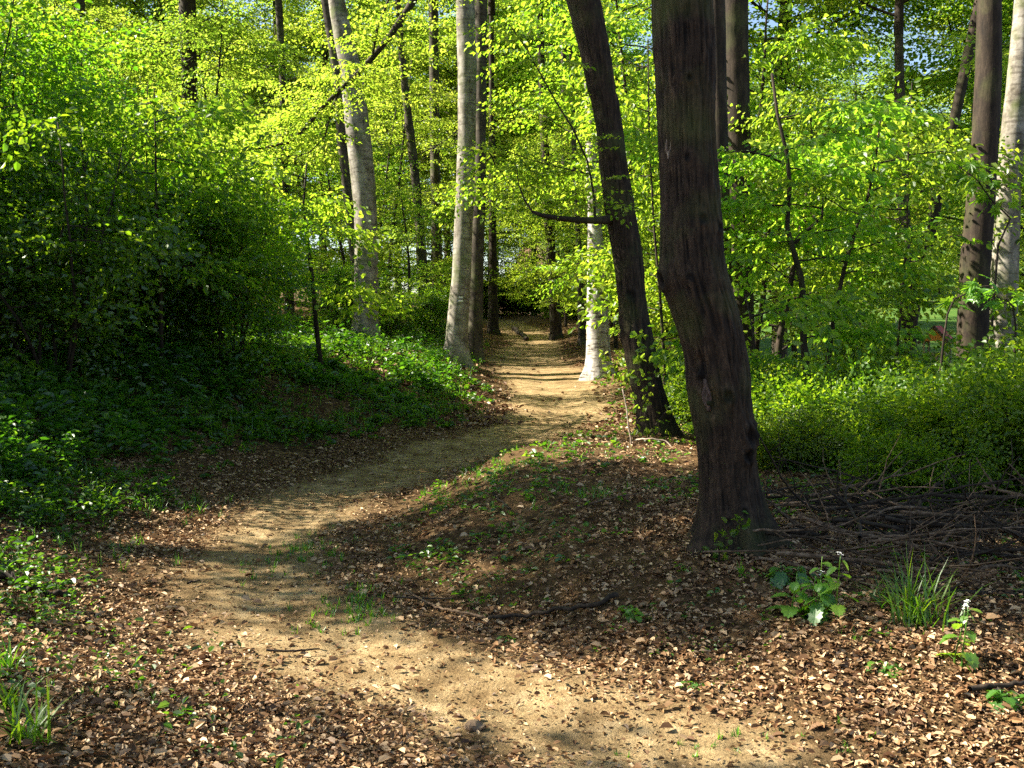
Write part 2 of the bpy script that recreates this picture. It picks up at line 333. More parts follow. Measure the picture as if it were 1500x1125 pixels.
def limb(rng, p0, d0, L, n=7, wob=.12, up=.0):
    d = np.array(d0, float); d /= np.linalg.norm(d); P = [np.array(p0, float)]
    for i in range(n-1):
        P.append(P[-1] + d*L/(n-1)); d = d + rng.normal(0, wob, 3) + [0, 0, up]; d /= np.linalg.norm(d)
    return np.array(P)
def along(P, t):
    f = t*(len(P)-1); i = min(int(f), len(P)-2); f -= i
    return P[i]*(1-f)+P[i+1]*f, unit(P[i+1]-P[i])
class Crown:
    "branches (wood) + leaf sprays (leaf) grown from limbs"
    def __init__(s, rng, temps, wid=.62): s.rng = rng; s.temps = temps; s.wood = Geo(); s.pos = []; s.dir = []; s.up = []; s.sc = []; s.wid = wid
    def spray(s, p, d, sc, tilt=.25):
        s.pos.append(p); s.dir.append(d); u = s.rng.normal(0, tilt, 3); u[2] += 1; s.up.append(u); s.sc.append(sc*s.rng.uniform(.7, 1.25))
    def grow(s, p0, d0, L, r, nsec=5, nspray=4, sc=1, up=.0, wob=.12, start=.3, flatdir=True, secl=.5, sides=5, lead=True, tilt=.25):
        rng = s.rng; P = limb(rng, p0, d0, L, 8, wob, up); s.wood.tube(P, np.linspace(r, r*.25, 8), sides)
        for k in range(nsec):
            t = start + (1-start)*(k+.5*rng.random())/nsec; p, d = along(P, t)
            side = 1 if k % 2 else -1; h = unit(np.array([d[0], d[1], 0 if flatdir else d[2]])+1e-6)
            perp = np.array([-h[1], h[0], 0])*side if flatdir else unit(rng.normal(0, 1, 3))
            q = unit(h*rng.uniform(.5, .9) + perp*rng.uniform(.5, 1) + np.array([0, 0, rng.uniform(-.1, .2)]))
            l2 = L*secl*(1-.55*t)*rng.uniform(.7, 1.2); S = limb(rng, p, q, l2, 5, wob, up*.5-.01)
            s.wood.tube(S, np.linspace(r*.4, r*.12, 5), 3)
            for j in range(nspray):
                tt = .2+.8*(j+rng.random()*.7)/nspray; pp, dd = along(S, min(tt, .999)); sg = 1 if j % 2 else -1
                ang = sg*rng.uniform(.2, 1.0); ca, sa = math.cos(ang), math.sin(ang)
                s.spray(pp, [dd[0]*ca-dd[1]*sa, dd[0]*sa+dd[1]*ca, dd[2]*.5+rng.normal(-.05, .12)], sc, tilt)
        if lead:
            for j in range(nspray):
                pp, dd = along(P, min(.99, .45+.55*(j+.8)/nspray)); s.spray(pp, dd+rng.normal(0, .45, 3)*[1, 1, .3], sc, tilt)
        return P
    def finish(s, parent, leafmat, woodmat=M_TWIG, fold=.22, droop=.14, crown='crown'):
        if s.wood.V: s.wood.build('branching', woodmat, parent, True)
        g = Geo(); place_sprays(g, s.temps, s.pos, s.dir, s.up, s.sc, s.rng, s.wid, fold, droop)
        return g.build(crown, leafmat, parent)

R0 = np.random.default_rng(11)
T_BEECH = [spray_template(R0, .85, 5, .088, .072, .36) for _ in range(4)]
T_HANG = [spray_template(R0, .85, 5, .105, .092, .75, -.5) for _ in range(4)]
T_FAR = [spray_template(R0, 1.0, 5, .108, .100, .45) for _ in range(4)]
T_HAZEL = [spray_template(R0, .6, 5, .070, .068, .75) for _ in range(4)]
T_LOW = [spray_template(R0, .6, 5, .070, .066, .45) for _ in range(4)]

def tall_crown(parent, seed, h0=0., h1=11., R=3.6, n=24, leafm=None, sc=1.25, dens=1.):
    "upper part of a big tree: leader with rising limbs; z=0 is where the crown starts"
    rng = np.random.default_rng(seed); c = Crown(rng, T_FAR)
    c.wood.tube(limb(rng, (0, 0, h0-.4), (0, 0, 1), h1-h0, 9, .05), np.linspace(.17, .03, 9), 7)
    for k in range(n):
        t = (k+.5)/n; h = h0+(h1-h0)*t*.95; az = k*2.4+rng.normal(0, .4); l = R*(1.05-.65*t)*rng.uniform(.7, 1.2)
        el = rng.uniform(.15, .7)
        c.grow((0, 0, h), (math.cos(az), math.sin(az), el), l, .05*(1.1-t*.6), int(5*dens), 4, sc, .02, .14, .3, tilt=.35)
    return c.finish(parent, leafm or M_BEECH)
def under_tree(parent, seed, H=6., R=2.4, n=20, leafm=None, h0=.7, sc=1., temps=None, nsec=5, nspray=3, tilt=.3):
    "young beech: thin stem, long level limbs carrying flat layered sprays"
    rng = np.random.default_rng(seed); c = Crown(rng, temps or T_BEECH)
    st = limb(rng, (0, 0, -.2), (rng.normal(0, .06), rng.normal(0, .06), 1), H+.2, 12, .05, .03)
    g = Geo(); g.tube(st, np.linspace(.05+.004*H, .012, 12), 7); g.build('trunk', M_BARKDK, parent, True)
    for k in range(n):
        t = (k+.5)/n; p, d = along(st, min(.98, (h0+.2)/(H+.2)*(1-t)+t*.98)); az = k*2.4+rng.normal(0, .5)
        l = R*(.55+.9*math.sin(math.pi*min(1, .25+.75*t)))*rng.uniform(.65, 1.15)*(1 if t < .8 else .6)
        c.grow(p, (math.cos(az), math.sin(az), rng.uniform(.05, .45)), l, .018+.004*(1-t), nsec, nspray, sc, -.01, .13, .22, tilt=tilt)
    return c.finish(parent, leafm or M_BEECH)
def shrub(parent, seed, H=3.2, R=1.5, n=9, leafm=None, sc=1., temps=None, nb=9, wood=M_TWIG):
    "many thin stems fanning from one stool"
    rng = np.random.default_rng(seed); c = Crown(rng, temps or T_HAZEL, .72)
    for k in range(n):
        az = k*2.4+rng.normal(0, .3); sp = R/H*rng.uniform(.2, 1.0)
        S = limb(rng, (.12*math.cos(az), .12*math.sin(az), -.15), (sp*math.cos(az), sp*math.sin(az), 1), H*rng.uniform(.75, 1.1), 9, .09, -.015)
        c.wood.tube(S, np.linspace(.022, .006, 9), 5)
        for j in range(nb):
            t = .22+.77*(j+rng.random()*.6)/nb; p, d = along(S, min(t, .99)); a2 = rng.uniform(0, 6.28)
            c.grow(p, (math.cos(a2), math.sin(a2), rng.uniform(0, .6)), rng.uniform(.5, 1.0)*(1.1-.4*t)*R*.6, .008, 2, 2, sc, 0, .15, .3, False, tilt=.6)
    return c.finish(parent, leafm or M_HAZEL, wood, .2, .12, 'foliage')

# ------------------------------------------------------------------ fitted trunks
def trunk_obj(name, rows, d, mat, parent, top=14., kind='smooth', knots=(), sides=28, step=.09, lean=0., flare=.45, sink=.5, base=None):
    """rows: (photo y, left edge, right edge) from top to bottom at forward distance d; carried on upward to height top and down into
    the ground.  knots: (angle, height, size, bulge)"""
    rows = sorted(rows, key=lambda r: -r[0])
    Cn, Rd = [], []
    for py, xl, xr in rows:
        c = ray_pt((xl+xr)/2, py, d); c[1] += lean*(c[2]); Cn.append(c); Rd.append((xr-xl)/2/FOC*d)
    Cn = np.array(Cn); Rd = np.array(Rd)
    if base is not None: zg = base
    else: zg = gz(Cn[0][0], Cn[0][1])
    zs = list(Cn[:, 2]); lo = min(zg-sink, zs[0]-.1)
    dirn = (Cn[-1]-Cn[-2])/max(1e-6, Cn[-1][2]-Cn[-2][2]); dirn[2] = 1; dirn[:2] = np.clip(dirn[:2], -.35, .35)
    b = Cn[0].copy(); b[2] = lo
    P = [b]+list(Cn); Rr = [Rd[0]]+list(Rd)
    if top > zs[-1]:
        for k in range(1, 7):
            z = zs[-1]+(top-zs[-1])*k/6; f = k/6; P.append(Cn[-1]+dirn*(z-zs[-1])*(1-.35*f)+np.array([0, 0, (z-zs[-1])*.35*f])); Rr.append(Rd[-1]*(1-.45*f))
    P = np.array(P); Rr = np.array(Rr)
    z = np.concatenate([np.arange(lo, 4, step), np.arange(4, max(top, 4.1), step*4)]) if kind == 'furrow' else np.arange(lo, max(top, zs[-1]), step)
    z = z[z <= P[:, 2].max()]
    o = np.argsort(P[:, 2]); pz = P[o, 2]
    cx, cyy, rad = (np.interp(z, pz, v[o]) for v in (P[:, 0], P[:, 1], Rr))
    k = max(3, int(.25/step)) | 1; w = np.hanning(k+2)[1:-1]; w /= w.sum()
    sm = lambda v: np.convolve(np.pad(v, k//2, 'edge'), w, 'valid')
    cx, cyy, rad = sm(cx), sm(cyy), sm(rad)
    th = np.arange(sides)*2*math.pi/sides; TH, Z = np.meshgrid(th, z)
    RAD = np.repeat(rad[:, None], sides, 1)
    hz = np.clip(Z-zg, -.3, None); lob = 1+.5*np.cos(TH*5+1.3*rows[0][1])+.35*np.cos(TH*3+.7)
    RAD = RAD*(1+flare*lob*np.exp(-np.clip(hz, 0, None)/.17)*.8)
    pts = np.stack([np.cos(TH)*RAD, np.sin(TH)*RAD, Z], -1).reshape(-1, 3)
    if kind == 'furrow':
        q = pts*np.array([1, 1, 1.]); tw = noise3(q*[3, 3, 1.2])*.25
        u = np.stack([np.cos(TH).ravel()*.23, np.sin(TH).ravel()*.23, pts[:, 2]], 1)
        u[:, :2] += (noise3(u*[6, 6, 5])[:, None])*.012
        r1 = 1-np.abs(noise3(u*[52, 52, 5]))*2; r2 = 1-np.abs(noise3(u*[90, 90, 10]+9))*2
        dsp = -.006+.0062*r1+.0042*r2+.012*noise3(u*[7, 7, 2.2]); rdg = np.clip(.5+.30*r1+.22*r2+.1*noise3(u*[20, 20, 3]), 0, 1)
    else:
        dsp = .06*rad.mean()*noise3(pts*[3, 3, 1.1]) + .03*rad.mean()*noise3(pts*[9, 9, 6])
    dsp = dsp.reshape(Z.shape)
    for an, hk, sz, bu in knots:
        da = (TH-an+math.pi) % (2*math.pi)-math.pi; dd = ((da*RAD/sz)**2+((Z-hk)/(sz*1.4))**2)
        if kind == 'furrow': rdg = np.clip(rdg - .9*np.exp(-dd.ravel()*3.5) + .35*np.exp(-(np.sqrt(dd.ravel())-1.1)**2*14), 0, 1)
        dsp = dsp + bu*np.exp(-dd) - bu*1.5*np.exp(-dd*9) + .2*abs(bu)*np.exp(-dd)*np.cos(np.sqrt(dd)*9)
    RAD = RAD+dsp
    X = cx[:, None]+np.cos(TH)*RAD; Y = cyy[:, None]+np.sin(TH)*RAD
    V = np.stack([X, Y, Z], -1).reshape(-1, 3); n = len(z)
    i = np.arange(n-1)[:, None]*sides; j = np.arange(sides)[None]; kk = (j+1) % sides
    Q = np.stack([i+j, i+kk, i+sides+kk, i+sides+j], -1).reshape(-1, 4)
    org = np.array([cx[0], cyy[0], zg]); parent.location = org
    tob = mesh_obj(name, V-org, Q, None, mat, True, parent)
    if kind == 'furrow': a_ = tob.data.attributes.new('ridge', 'FLOAT', 'POINT'); a_.data.foreach_set('value', rdg.astype(np.float32))
    g = lambda zz: np.array([np.interp(zz, z, cx), np.interp(zz, z, cyy), zz])-org
    g.rad = lambda zz: float(np.interp(zz, z, rad)); g.org = org
    print('trunk', parent.name, 'ground', round(zg, 2), 'lowest fitted', round(zs[0], 2))
    return g
def put_crown(par, g, z, seed_mesh, sc=1., rz=0.):
    "shares an existing crown + its branching with this tree"
    for src in seed_mesh:
        c = src.copy(); C.objects.link(c); c.parent = par; c.location = g(z); c.scale = (sc,)*3; c.rotation_euler = (0, 0, rz)

# ------------------------------------------------------------------ big trees fitted to the photograph
def is_crown(o): return o.name.split('.')[0] in ('crown', 'branching')
def tree_thing(label, group=None, name='beech_tree', cat='tree'): return thing(name, label, cat, group=group)

# 1 the big dark furrowed trunk beside the path
t = tree_thing('massive dark furrowed trunk with knots and a pale scar, on the mound by the path', name='maple_tree')
rows = [(0, 955, 1042), (100, 961, 1047), (200, 965, 1048), (300, 968, 1052), (350, 967, 1058), (400, 968, 1066), (430, 975, 1075), (470, 989, 1085), (520, 1003, 1092), (560, 1004, 1098),
        (600, 1010, 1100), (650, 1020, 1103), (700, 1024, 1108), (750, 1025, 1116), (790, 1023, 1124), (815, 1020, 1130)]
F = -math.pi/2
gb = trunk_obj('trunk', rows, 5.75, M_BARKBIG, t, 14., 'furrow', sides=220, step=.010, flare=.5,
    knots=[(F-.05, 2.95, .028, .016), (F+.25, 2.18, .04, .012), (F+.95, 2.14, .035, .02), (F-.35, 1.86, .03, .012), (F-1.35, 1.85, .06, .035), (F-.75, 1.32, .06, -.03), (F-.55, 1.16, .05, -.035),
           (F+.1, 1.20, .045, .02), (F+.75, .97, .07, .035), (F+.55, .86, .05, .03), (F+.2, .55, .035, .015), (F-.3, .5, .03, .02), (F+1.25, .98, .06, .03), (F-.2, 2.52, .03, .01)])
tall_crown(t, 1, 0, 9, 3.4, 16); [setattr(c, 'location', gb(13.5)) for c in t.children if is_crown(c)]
def on_trunk(g, ang, z, out=0.0):
    p = g(z); r = g.rad(z)+out; return np.array([p[0]+math.cos(ang)*r, p[1]+math.sin(ang)*r, p[2]])
def scar(g, ang, z, w, h, mat, parent, thick=.02, seed=0):
    "irregular weathered wood standing in a bark wound"
    rng = np.random.default_rng(seed); nu, nv = 18, 26; V = []
    for j in range(nv):
        v = j/(nv-1)*2-1; ww = w*math.sqrt(max(0, 1-v*v))*(1+.25*math.sin(5*v+seed))
        for i in range(nu):
            u = i/(nu-1)*2-1; V.append((ang+u*ww/g.rad(z), z+v*h, thick*(1-u*u)*(1-v*v)))
    V = np.array(V); q = noise3(np.stack([V[:, 0]*18, V[:, 1]*22, V[:, 2]*0+seed], 1))
    P = np.array([on_trunk(g, a, zz, -.012+th*.7+.010*nn-.025*(th < .004)) for (a, zz, th), nn in zip(V, q)])
    i = (np.arange(nv-1)[:, None]*nu+np.arange(nu-1)[None]).ravel()
    return mesh_obj('bark_scar', P, np.stack([i, i+1, i+nu+1, i+nu], -1), None, mat, True, parent)
s1 = scar(gb, F-.95, 2.58, .028, .075, M_SCARWOOD, t, .018, 1); s1['label'] = 'pale peeled wood in an old bark wound'
s2 = scar(gb, F-.62, 1.20, .030, .12, M_PINKWOOD, t, .012, 2); s2['label'] = 'weathered pinkish wood in a deep bark wound'

# 2 the leaning dark trunk with a bare side limb
t2 = tree_thing('dark trunk leaning over the path with a bare side limb above the leafy shoots', name='maple_tree')
rows = [(0, 830, 880), (50, 843, 890), (100, 857, 898), (150, 867, 907), (200, 874, 913), (250, 880, 920), (300, 885, 930), (350, 893, 937), (400, 901, 943), (450, 907, 949), (500, 911, 957),
        (550, 920, 967), (600, 931, 980), (650, 938, 987), (675, 938, 990)]
gl = trunk_obj('trunk', rows, 10.6, M_BARKBIG, t2, 14.2, 'furrow', sides=110, step=.02, flare=.4, knots=[(F+3, 4.4, .1, .04), (F-.2, 1.9, .08, .02), (F-1.6, 1.55, .1, .03)])
tall_crown(t2, 2, 0, 9, 3.2, 15); [setattr(c, 'location', gl(13.8)) for c in t2.children if is_crown(c)]
def px_path(pts, d, org, dz=0.):
    return np.array([ray_pt(x, y, d+dz*k)-org for k, (x, y) in enumerate(pts)])
g = Geo(); o2 = gl.org
g.tube(px_path([(893, 322), (870, 323), (840, 322), (815, 319), (795, 316), (780, 310)], 10.5, o2, -.06), [.05, .036, .030, .026, .022, .014], 8)
g.tube(px_path([(872, 322), (870, 290), (866, 262), (860, 235), (840, 190), (815, 150), (790, 105), (770, 70), (745, 35)], 10.45, o2, -.02), np.linspace(.014, .005, 9), 6)
g.tube(px_path([(780, 310), (768, 292), (760, 270), (756, 240)], 10.2, o2), np.linspace(.012, .004, 4), 5)
g.tube(px_path([(862, 255), (820, 245), (780, 235), (745, 222), (715, 212)], 10.4, o2, -.05), np.linspace(.010, .003, 5), 5)
b2 = g.build('side_limb', M_BARKDK, t2, True); b2['label'] = 'bare dark limb reaching out over the path'
c = Crown(np.random.default_rng(5), T_BEECH)
for (x, y) in [(745, 222), (725, 214), (770, 232), (790, 240), (815, 246), (840, 250), (755, 245), (760, 275), (775, 300), (740, 60), (765, 90), (790, 120), (800, 235), (735, 40), (780, 85), (720, 232), (700, 215), (760, 205),
               (735, 270), (790, 280), (830, 290), (850, 300), (805, 265), (912, 215), (900, 260), (905, 300), (915, 200), (890, 275)]:
    for q in range(2): c.spray(ray_pt(x, y, 10.25+.3*R0.random())-o2, [R0.normal(), R0.normal(), -.1], .62, .25)
c.finish(t2, M_BEECH, crown='leafy_twig')

# 3 white lit trunk
t3 = tree_thing('white-barked trunk lit bright along one side, standing on the path bank', name='birch_tree')
g3 = trunk_obj('trunk', [(330, 861, 882), (400, 860, 888), (500, 859, 893), (530, 858, 895), (545, 857, 897)], 22., M_WHITEBARK, t3, 13., sides=32, step=.06)
# 4 pale beech with the trail mark
t4 = tree_thing('tall pale beech carrying two white trail stripes, sunlit along one narrow side')
rows = [(0, 668, 695), (100, 671, 698), (200, 671, 697), (300, 667, 694), (400, 662, 690), (450, 657, 687), (500, 652, 685), (515, 650, 687)]
g4 = trunk_obj('trunk', rows, 22.6, M_BEECHBARK, t4, 14.5, sides=32, step=.06)
gm = Geo()
for zz in (436, 441):
    z = ray_pt(676, zz, 22.6)[2]
    P = [on_trunk(g4, F+a, z+h, .012) for h in (-.018, .018) for a in np.linspace(-.05, .38, 7)]
    gm.add(np.array(P), [[i, i+1, i+8, i+7] for i in range(6)])
mk = gm.build('trail_mark', M_WHITEP, t4); mk['label'] = 'two short white painted stripes'
# drooping dark branch of the same beech, reaching forward
o4 = g4.org; g = Geo()
br = [(606, 0), (590, 25), (570, 55), (545, 85), (520, 112), (498, 132), (470, 160), (445, 190), (425, 208), (390, 216), (340, 222), (300, 224)]
g.tube(px_path(br, 20.5, o4, -.12), np.linspace(.075, .012, 12), 6); 
g.tube(px_path([(498, 132), (490, 150), (482, 175), (476, 200), (455, 222), (430, 232)], 20., o4, -.1), np.linspace(.03, .008, 6), 5)
g.tube(px_path([(545, 85), (552, 45), (565, 10), (575, -15)], 20., o4), np.linspace(.03, .02, 4), 5)
g.tube(px_path([(600, 10), (640, -60), (672, -160)], 21., o4, 1.3), [.075, .10, .12], 6)
g.build('drooping_branch', M_TWIG, t4, True)
c = Crown(np.random.default_rng(6), T_BEECH)
for k in range(150):
    i = R0.integers(0, 11); f = R0.random(); x = br[i][0]*(1-f)+br[i+1][0]*f; y = br[i][1]*(1-f)+br[i+1][1]*f
    c.spray(ray_pt(x+R0.normal(0, 32), y+R0.normal(-6, 26), 20.3-.12*i+R0.normal(0, .4))-o4, [R0.normal()-.4, R0.normal(), -.12], .95, .25)
c.finish(t4, M_BEECHY, crown='leafy_twig')
# 5-... the other trunks: label, rows, distance, bark, top, kind name
specs = [
 ('dark slim trunk standing close behind the striped pale beech', [(0, 695, 714), (200, 697, 712), (300, 692, 711), (400, 688, 708), (490, 684, 707)], 26., M_GREYBARK, 14.5),
 ('stout pale beech leaning outward among shrubs, its lower half shaded dark', [(0, 481, 505), (60, 490, 518), (100, 499, 530), (150, 503, 537), (200, 508, 543), (250, 513, 548), (300, 518, 551), (350, 520, 554), (450, 517, 554), (515, 515, 555)], 24., M_BEECHBARK, 14.),
 ('dark thin trunk half hidden behind the leaning pale beech', [(0, 470, 484), (120, 489, 502), (200, 493, 507), (290, 503, 516), (400, 515, 528), (500, 520, 534)], 27., M_GREYBARK, 14.),
 ('slender mottled trunk leaning in the bright understorey between two pale beeches', [(170, 592, 604), (250, 601, 614), (340, 608, 622), (420, 612, 629), (490, 614, 632)], 34., M_GREYBARK, 14.),
 ('short dark trunk beside the far end of the path', [(330, 716, 727), (400, 716, 728), (490, 714, 731)], 38., M_BARKDK, 14.),
 ('dark straight trunk at the far bend of the path', [(320, 797, 811), (400, 802, 816), (484, 806, 823)], 36., M_BARKDK, 14.),
 ('slim grey trunk just behind the white-barked trunk', [(330, 842, 850), (400, 845, 854), (490, 847, 857)], 31., M_GREYBARK, 13.),
 ('thin dark trunk high among pale leaves near the drooping branch', [(0, 403, 413), (110, 409, 419), (300, 414, 426), (480, 418, 432)], 33., M_GREYBARK, 14.),
 ('broad dark ivy-topped trunk above the dark shrubs', [(0, 262, 286), (80, 266, 288), (300, 270, 296), (480, 272, 300)], 30., M_BARKDK, 14.),
 ('grey trunk top showing over the yellow leaves at the corner', [(0, 110, 124), (50, 113, 125), (300, 120, 136), (480, 124, 140)], 31., M_GREYBARK, 14.),
 ('smooth grey trunk behind the massive furrowed trunk', [(0, 1057, 1095), (120, 1059, 1097), (300, 1062, 1100), (480, 1064, 1104), (600, 1060, 1108)], 17., M_BARKDK, 14.),
 ('dark trunk hidden tight behind the massive furrowed trunk', [(0, 1034, 1062), (120, 1038, 1064), (340, 1046, 1070), (500, 1050, 1076), (640, 1048, 1080)], 13.5, M_BARKDK, 13.),
 ('tall dark trunk rising from the bushes beside the pale outer trunk', [(0, 1433, 1466), (100, 1430, 1466), (200, 1425, 1462), (300, 1416, 1456), (400, 1406, 1448), (500, 1403, 1446), (620, 1400, 1446)], 14., M_BARKDK, 13.),
 ('pale smooth trunk leaning outward at the edge, lit white on one side', [(0, 1487, 1514), (100, 1478, 1508), (200, 1467, 1499), (300, 1458, 1493), (400, 1453, 1490), (480, 1449, 1488), (620, 1446, 1490)], 15., M_BEECHBARK, 13.),
 ('dark slanting trunk below the sky gaps, in front of the pale outer trunks', [(0, 1428, 1446), (80, 1411, 1426), (190, 1388, 1402), (300, 1362, 1379), (480, 1321, 1342)], 27., M_BARKDK, 12.),
 ('forked dark trunk standing before the meadow and the play tower', [(380, 1316, 1336), (440, 1320, 1338), (500, 1322, 1342), (560, 1320, 1346)], 30., M_GREYBARK, 11.),
 ('far grey trunk between the slim mottled trunk and the striped beech', [(0, 628, 642), (200, 630, 644), (480, 634, 650)], 42., M_GREYBARK, 15.),
 ('dim distant trunk past the far bend of the path', [(300, 822, 834), (480, 824, 838)], 46., M_GREYBARK, 15.),
]
fitted = []
for lab, rows, d, mat, top in specs:
    tt = tree_thing(lab, 'tall forest trees'); gg = trunk_obj('trunk', rows, d, mat, tt, top, sides=24, step=.08); fitted.append((tt, gg, top))
fork = [f for f in fitted if 'forked' in f[0]['label']][0]
g = Geo(); of = fork[1].org
g.tube(px_path([(1332, 445), (1345, 420), (1356, 390), (1362, 350), (1366, 300)], 30, of), [.17, .15, .13, .11, .09], 9); g.build('fork', M_GREYBARK, fork[0], True)
# crowns: three shared shapes
P0 = thing('tmp', 'x', 'x'); protos = []
for sd, lm in ((21, M_BEECH), (22, M_BEECHY), (23, M_BEECHY)):
    p = thing('tmp', 'x', 'x'); tall_crown(p, sd, 0, 10, 3.7, 22, lm); protos.append([c for c in p.children])
for k, (tt, gg, top) in enumerate([(t3, g3, 13), (t4, g4, 14.5)]+fitted):
    put_crown(tt, gg, top-.6, protos[(k*2+1) % 3], .85, k*1.3)

# ------------------------------------------------------------------ young beeches and shrubs
def at(px, d): return ((px-750)/FOC*d/math.cos(PITCH)*math.cos(PITCH), d)
def put(x, y, dz=-.05): return (x, y, gz(x, y)+dz)
U = []
for sd, H, R, lm, tp in ((31, 6.4, 2.1, M_BEECH, T_HANG), (32, 7.5, 2.6, M_BEECH, T_FAR), (33, 5, 2.0, M_BEECHY, T_HANG), (34, 9, 3., M_BEECHY, T_FAR)):
    p = thing('young_beech', 'x', 'young tree'); under_tree(p, sd, H, R, int(H*2.1), lm, temps=tp, nsec=4, tilt=.5 if tp is T_HANG else .35); U.append(p)
used = set()
def place(src, key, loc, rz, scale, label, group):
    if key not in used:
        used.add(key); src.location = loc; src.rotation_euler = (0, 0, rz); src.scale = (scale,)*3; src['label'] = label; src['group'] = group; return src
    return copy_thing(src, loc, rz, scale, label, group)
zones = [
 ('young beech with pale layered leaves in the bright wood between the pale trunks', [(-3.0, 29, 2), (-5.2, 32, 1), (-7.4, 37.5, 3), (-6.8, 35, 3), (-5.9, 44.5, 1), (-8.6, 31, 3), (-2.2, 52, 3), (-6, 47, 1), (-4.6, 36.5, 3), (-5.6, 40, 3), (-7.6, 42, 3), (-9.5, 38, 3), (-4.6, 56, 3)]),
 ('young beech overhanging the far part of the path', [(3.0, 29, 0), (4.4, 32, 3), (2.7, 37, 1), (3.4, 45, 3), (2.6, 52, 3), (4.6, 39, 1), (-3.5, 63, 1), (3.5, 60, 3), (6.2, 47, 1), (-1.4, 56.5, 2), (2.2, 41, 3), (3.4, 34, 3), (5.2, 37, 3)]),
 ('yellow-green young tree rising behind the dark shrubs', [(-8.6, 20.5, 2), (-12, 14.6, 1), (-15, 26, 3), (-8.4, 23, 2), (-11.5, 28, 1), (-14, 30, 3), (-12.2, 16.5, 1), (-15, 36, 3), (-11, 36, 3), (-13, 33, 3), (-16, 30, 3), (-17, 40, 3), (-9.2, 29.5, 3), (-19, 35, 3)]),
 ('light green young beech beyond the two leaning dark trunks', [(4.3, 16.5, 2), (4.2, 19.2, 0), (4.6, 24.5, 1), (5.8, 27, 3), (4.5, 21.5, 2), (4.9, 20.4, 1), (8.2, 29, 3)]),
 ('leafy young tree under the sky gaps near the pale outer trunks', [(12.6, 18.6, 1), (13.6, 23, 3), (10.2, 16, 0), (12.9, 19, 3)]),
]
zgroups = ['young trees between the pale trunks', 'young trees along the far path', 'young trees behind the dark shrubs', 'young trees beyond the dark trunks', 'young trees under the sky gaps']
for (lab, pts), grp in zip(zones, zgroups):
    for x, y, v in pts:
        place(U[v], v, put(x, y), R0.uniform(0, 6.28), R0.uniform(.85, 1.15), lab, grp)
p = thing('young_beech', 'high-branched young beech whose leaves hide the upper half of the white-barked trunk', 'young tree', put(2.75, 20.8)); under_tree(p, 36, 8.5, 2.3, 24, M_BEECH, 3.3, 1., T_HANG, 4, 3, .5)
# far wood: whole tall trees closing the view
far = []
for k in range(3):
    p = thing('forest_tree', 'x', 'tree'); g = Geo(); rng = np.random.default_rng(50+k)
    g.tube(limb(rng, (0, 0, -.4), (rng.normal(0, .03), 0, 1), 16, 14, .015), np.linspace(.26, .1, 14), 10); g.build('trunk', M_GREYBARK, p, True)
    for src in protos[k]:
        for h, s in ((4.5, 1.1), (9.5, 1.2)):
            c = src.copy(); C.objects.link(c); c.parent = p; c.location = (0, 0, h); c.scale = (s,)*3; c.rotation_euler = (0, 0, h+k)
    far.append(p)
FARLAB = 'distant tree of the closing wood, one of many alike'
fpos = []
rng = np.random.default_rng(77)
for y in (52, 62, 76, 95):
    for u in np.arange(-.56, .17, .105):
        fpos.append(((u+rng.normal(0, .02))*y, y+rng.normal(0, 2.5)))
for u in np.arange(.27, .68, .035): fpos.append(((u+rng.normal(0, .006))*120, 120+rng.normal(0, 5)))
for u in np.arange(.25, .66, .045): fpos.append(((u+rng.normal(0, .006))*134, 136+rng.normal(0, 4)))
fpos += [(1.5, 71), (-1.2, 75), (4.2, 69), (-4.4, 68), (7.5, 78), (-9, 80), (24, 84), (31, 90), (38, 95), (18, 92), (16, 31), (17, 37), (23, 44), (9.6, 36), (27, 56), (16.5, 62)]
for k, (x, y) in enumerate(fpos):
    place(far[k % 3], 'f%d' % (k % 3), put(x, y, -.2), rng.uniform(0, 6.28), rng.uniform(.85, 1.2), FARLAB, 'trees of the distant wood')

# dark shrubs on the bank
S = []
for sd, H, R in ((41, 3.3, 1.6), (42, 2.7, 1.5), (43, 4.5, 1.5)):
    p = thing('hazel_shrub', 'x', 'shrub'); shrub(p, sd, H, R, 8, nb=9); S.append(p)
slab = 'dense dark green hazel shrub of the thicket on the shaded bank'
for k, (x, y, v, s) in enumerate([(-4.9, 10.8, 0, 1.0), (-6.1, 12.0, 2, 1.05), (-5.1, 13.6, 1, 1.1), (-7.2, 13.2, 0, 1.15), (-3.9, 13.8, 1, .95), (-8.0, 15.5, 2, 1.1), (-6.2, 16.2, 2, 1.1), (-5.2, 15.0, 0, .9), (-6.4, 9.8, 1, .95),
                                  (-9.4, 17.2, 0, 1.2), (-7.4, 11.0, 2, 1.0), (-7.4, 8.2, 0, .95), (-7.2, 5.6, 1, 1.0), (-7.7, 12.4, 2, 1.15), (-9.6, 14.5, 2, 1.25), (-9.8, 12.4, 1, 1.1)]):
    place(S[v], 's%d' % v, put(x, y), R0.uniform(0, 6.28), s, slab, 'dark shrubs of the bank thicket')
copy_thing(S[2], put(-6.1, 23.9), 1.1, 1.0, 'tall loose shrub standing beside the stout leaning pale beech')
thin = S[1]
for x, y, s in [(-2.2, 27.5, .6), (-4.6, 27, .75), (-3.1, 25.8, .5), (-6.8, 22, .6)]:
    copy_thing(thin, put(x, y), R0.uniform(0, 6), s, 'small loose shrub growing around the feet of the pale beeches', 'shrubs at the beech feet')

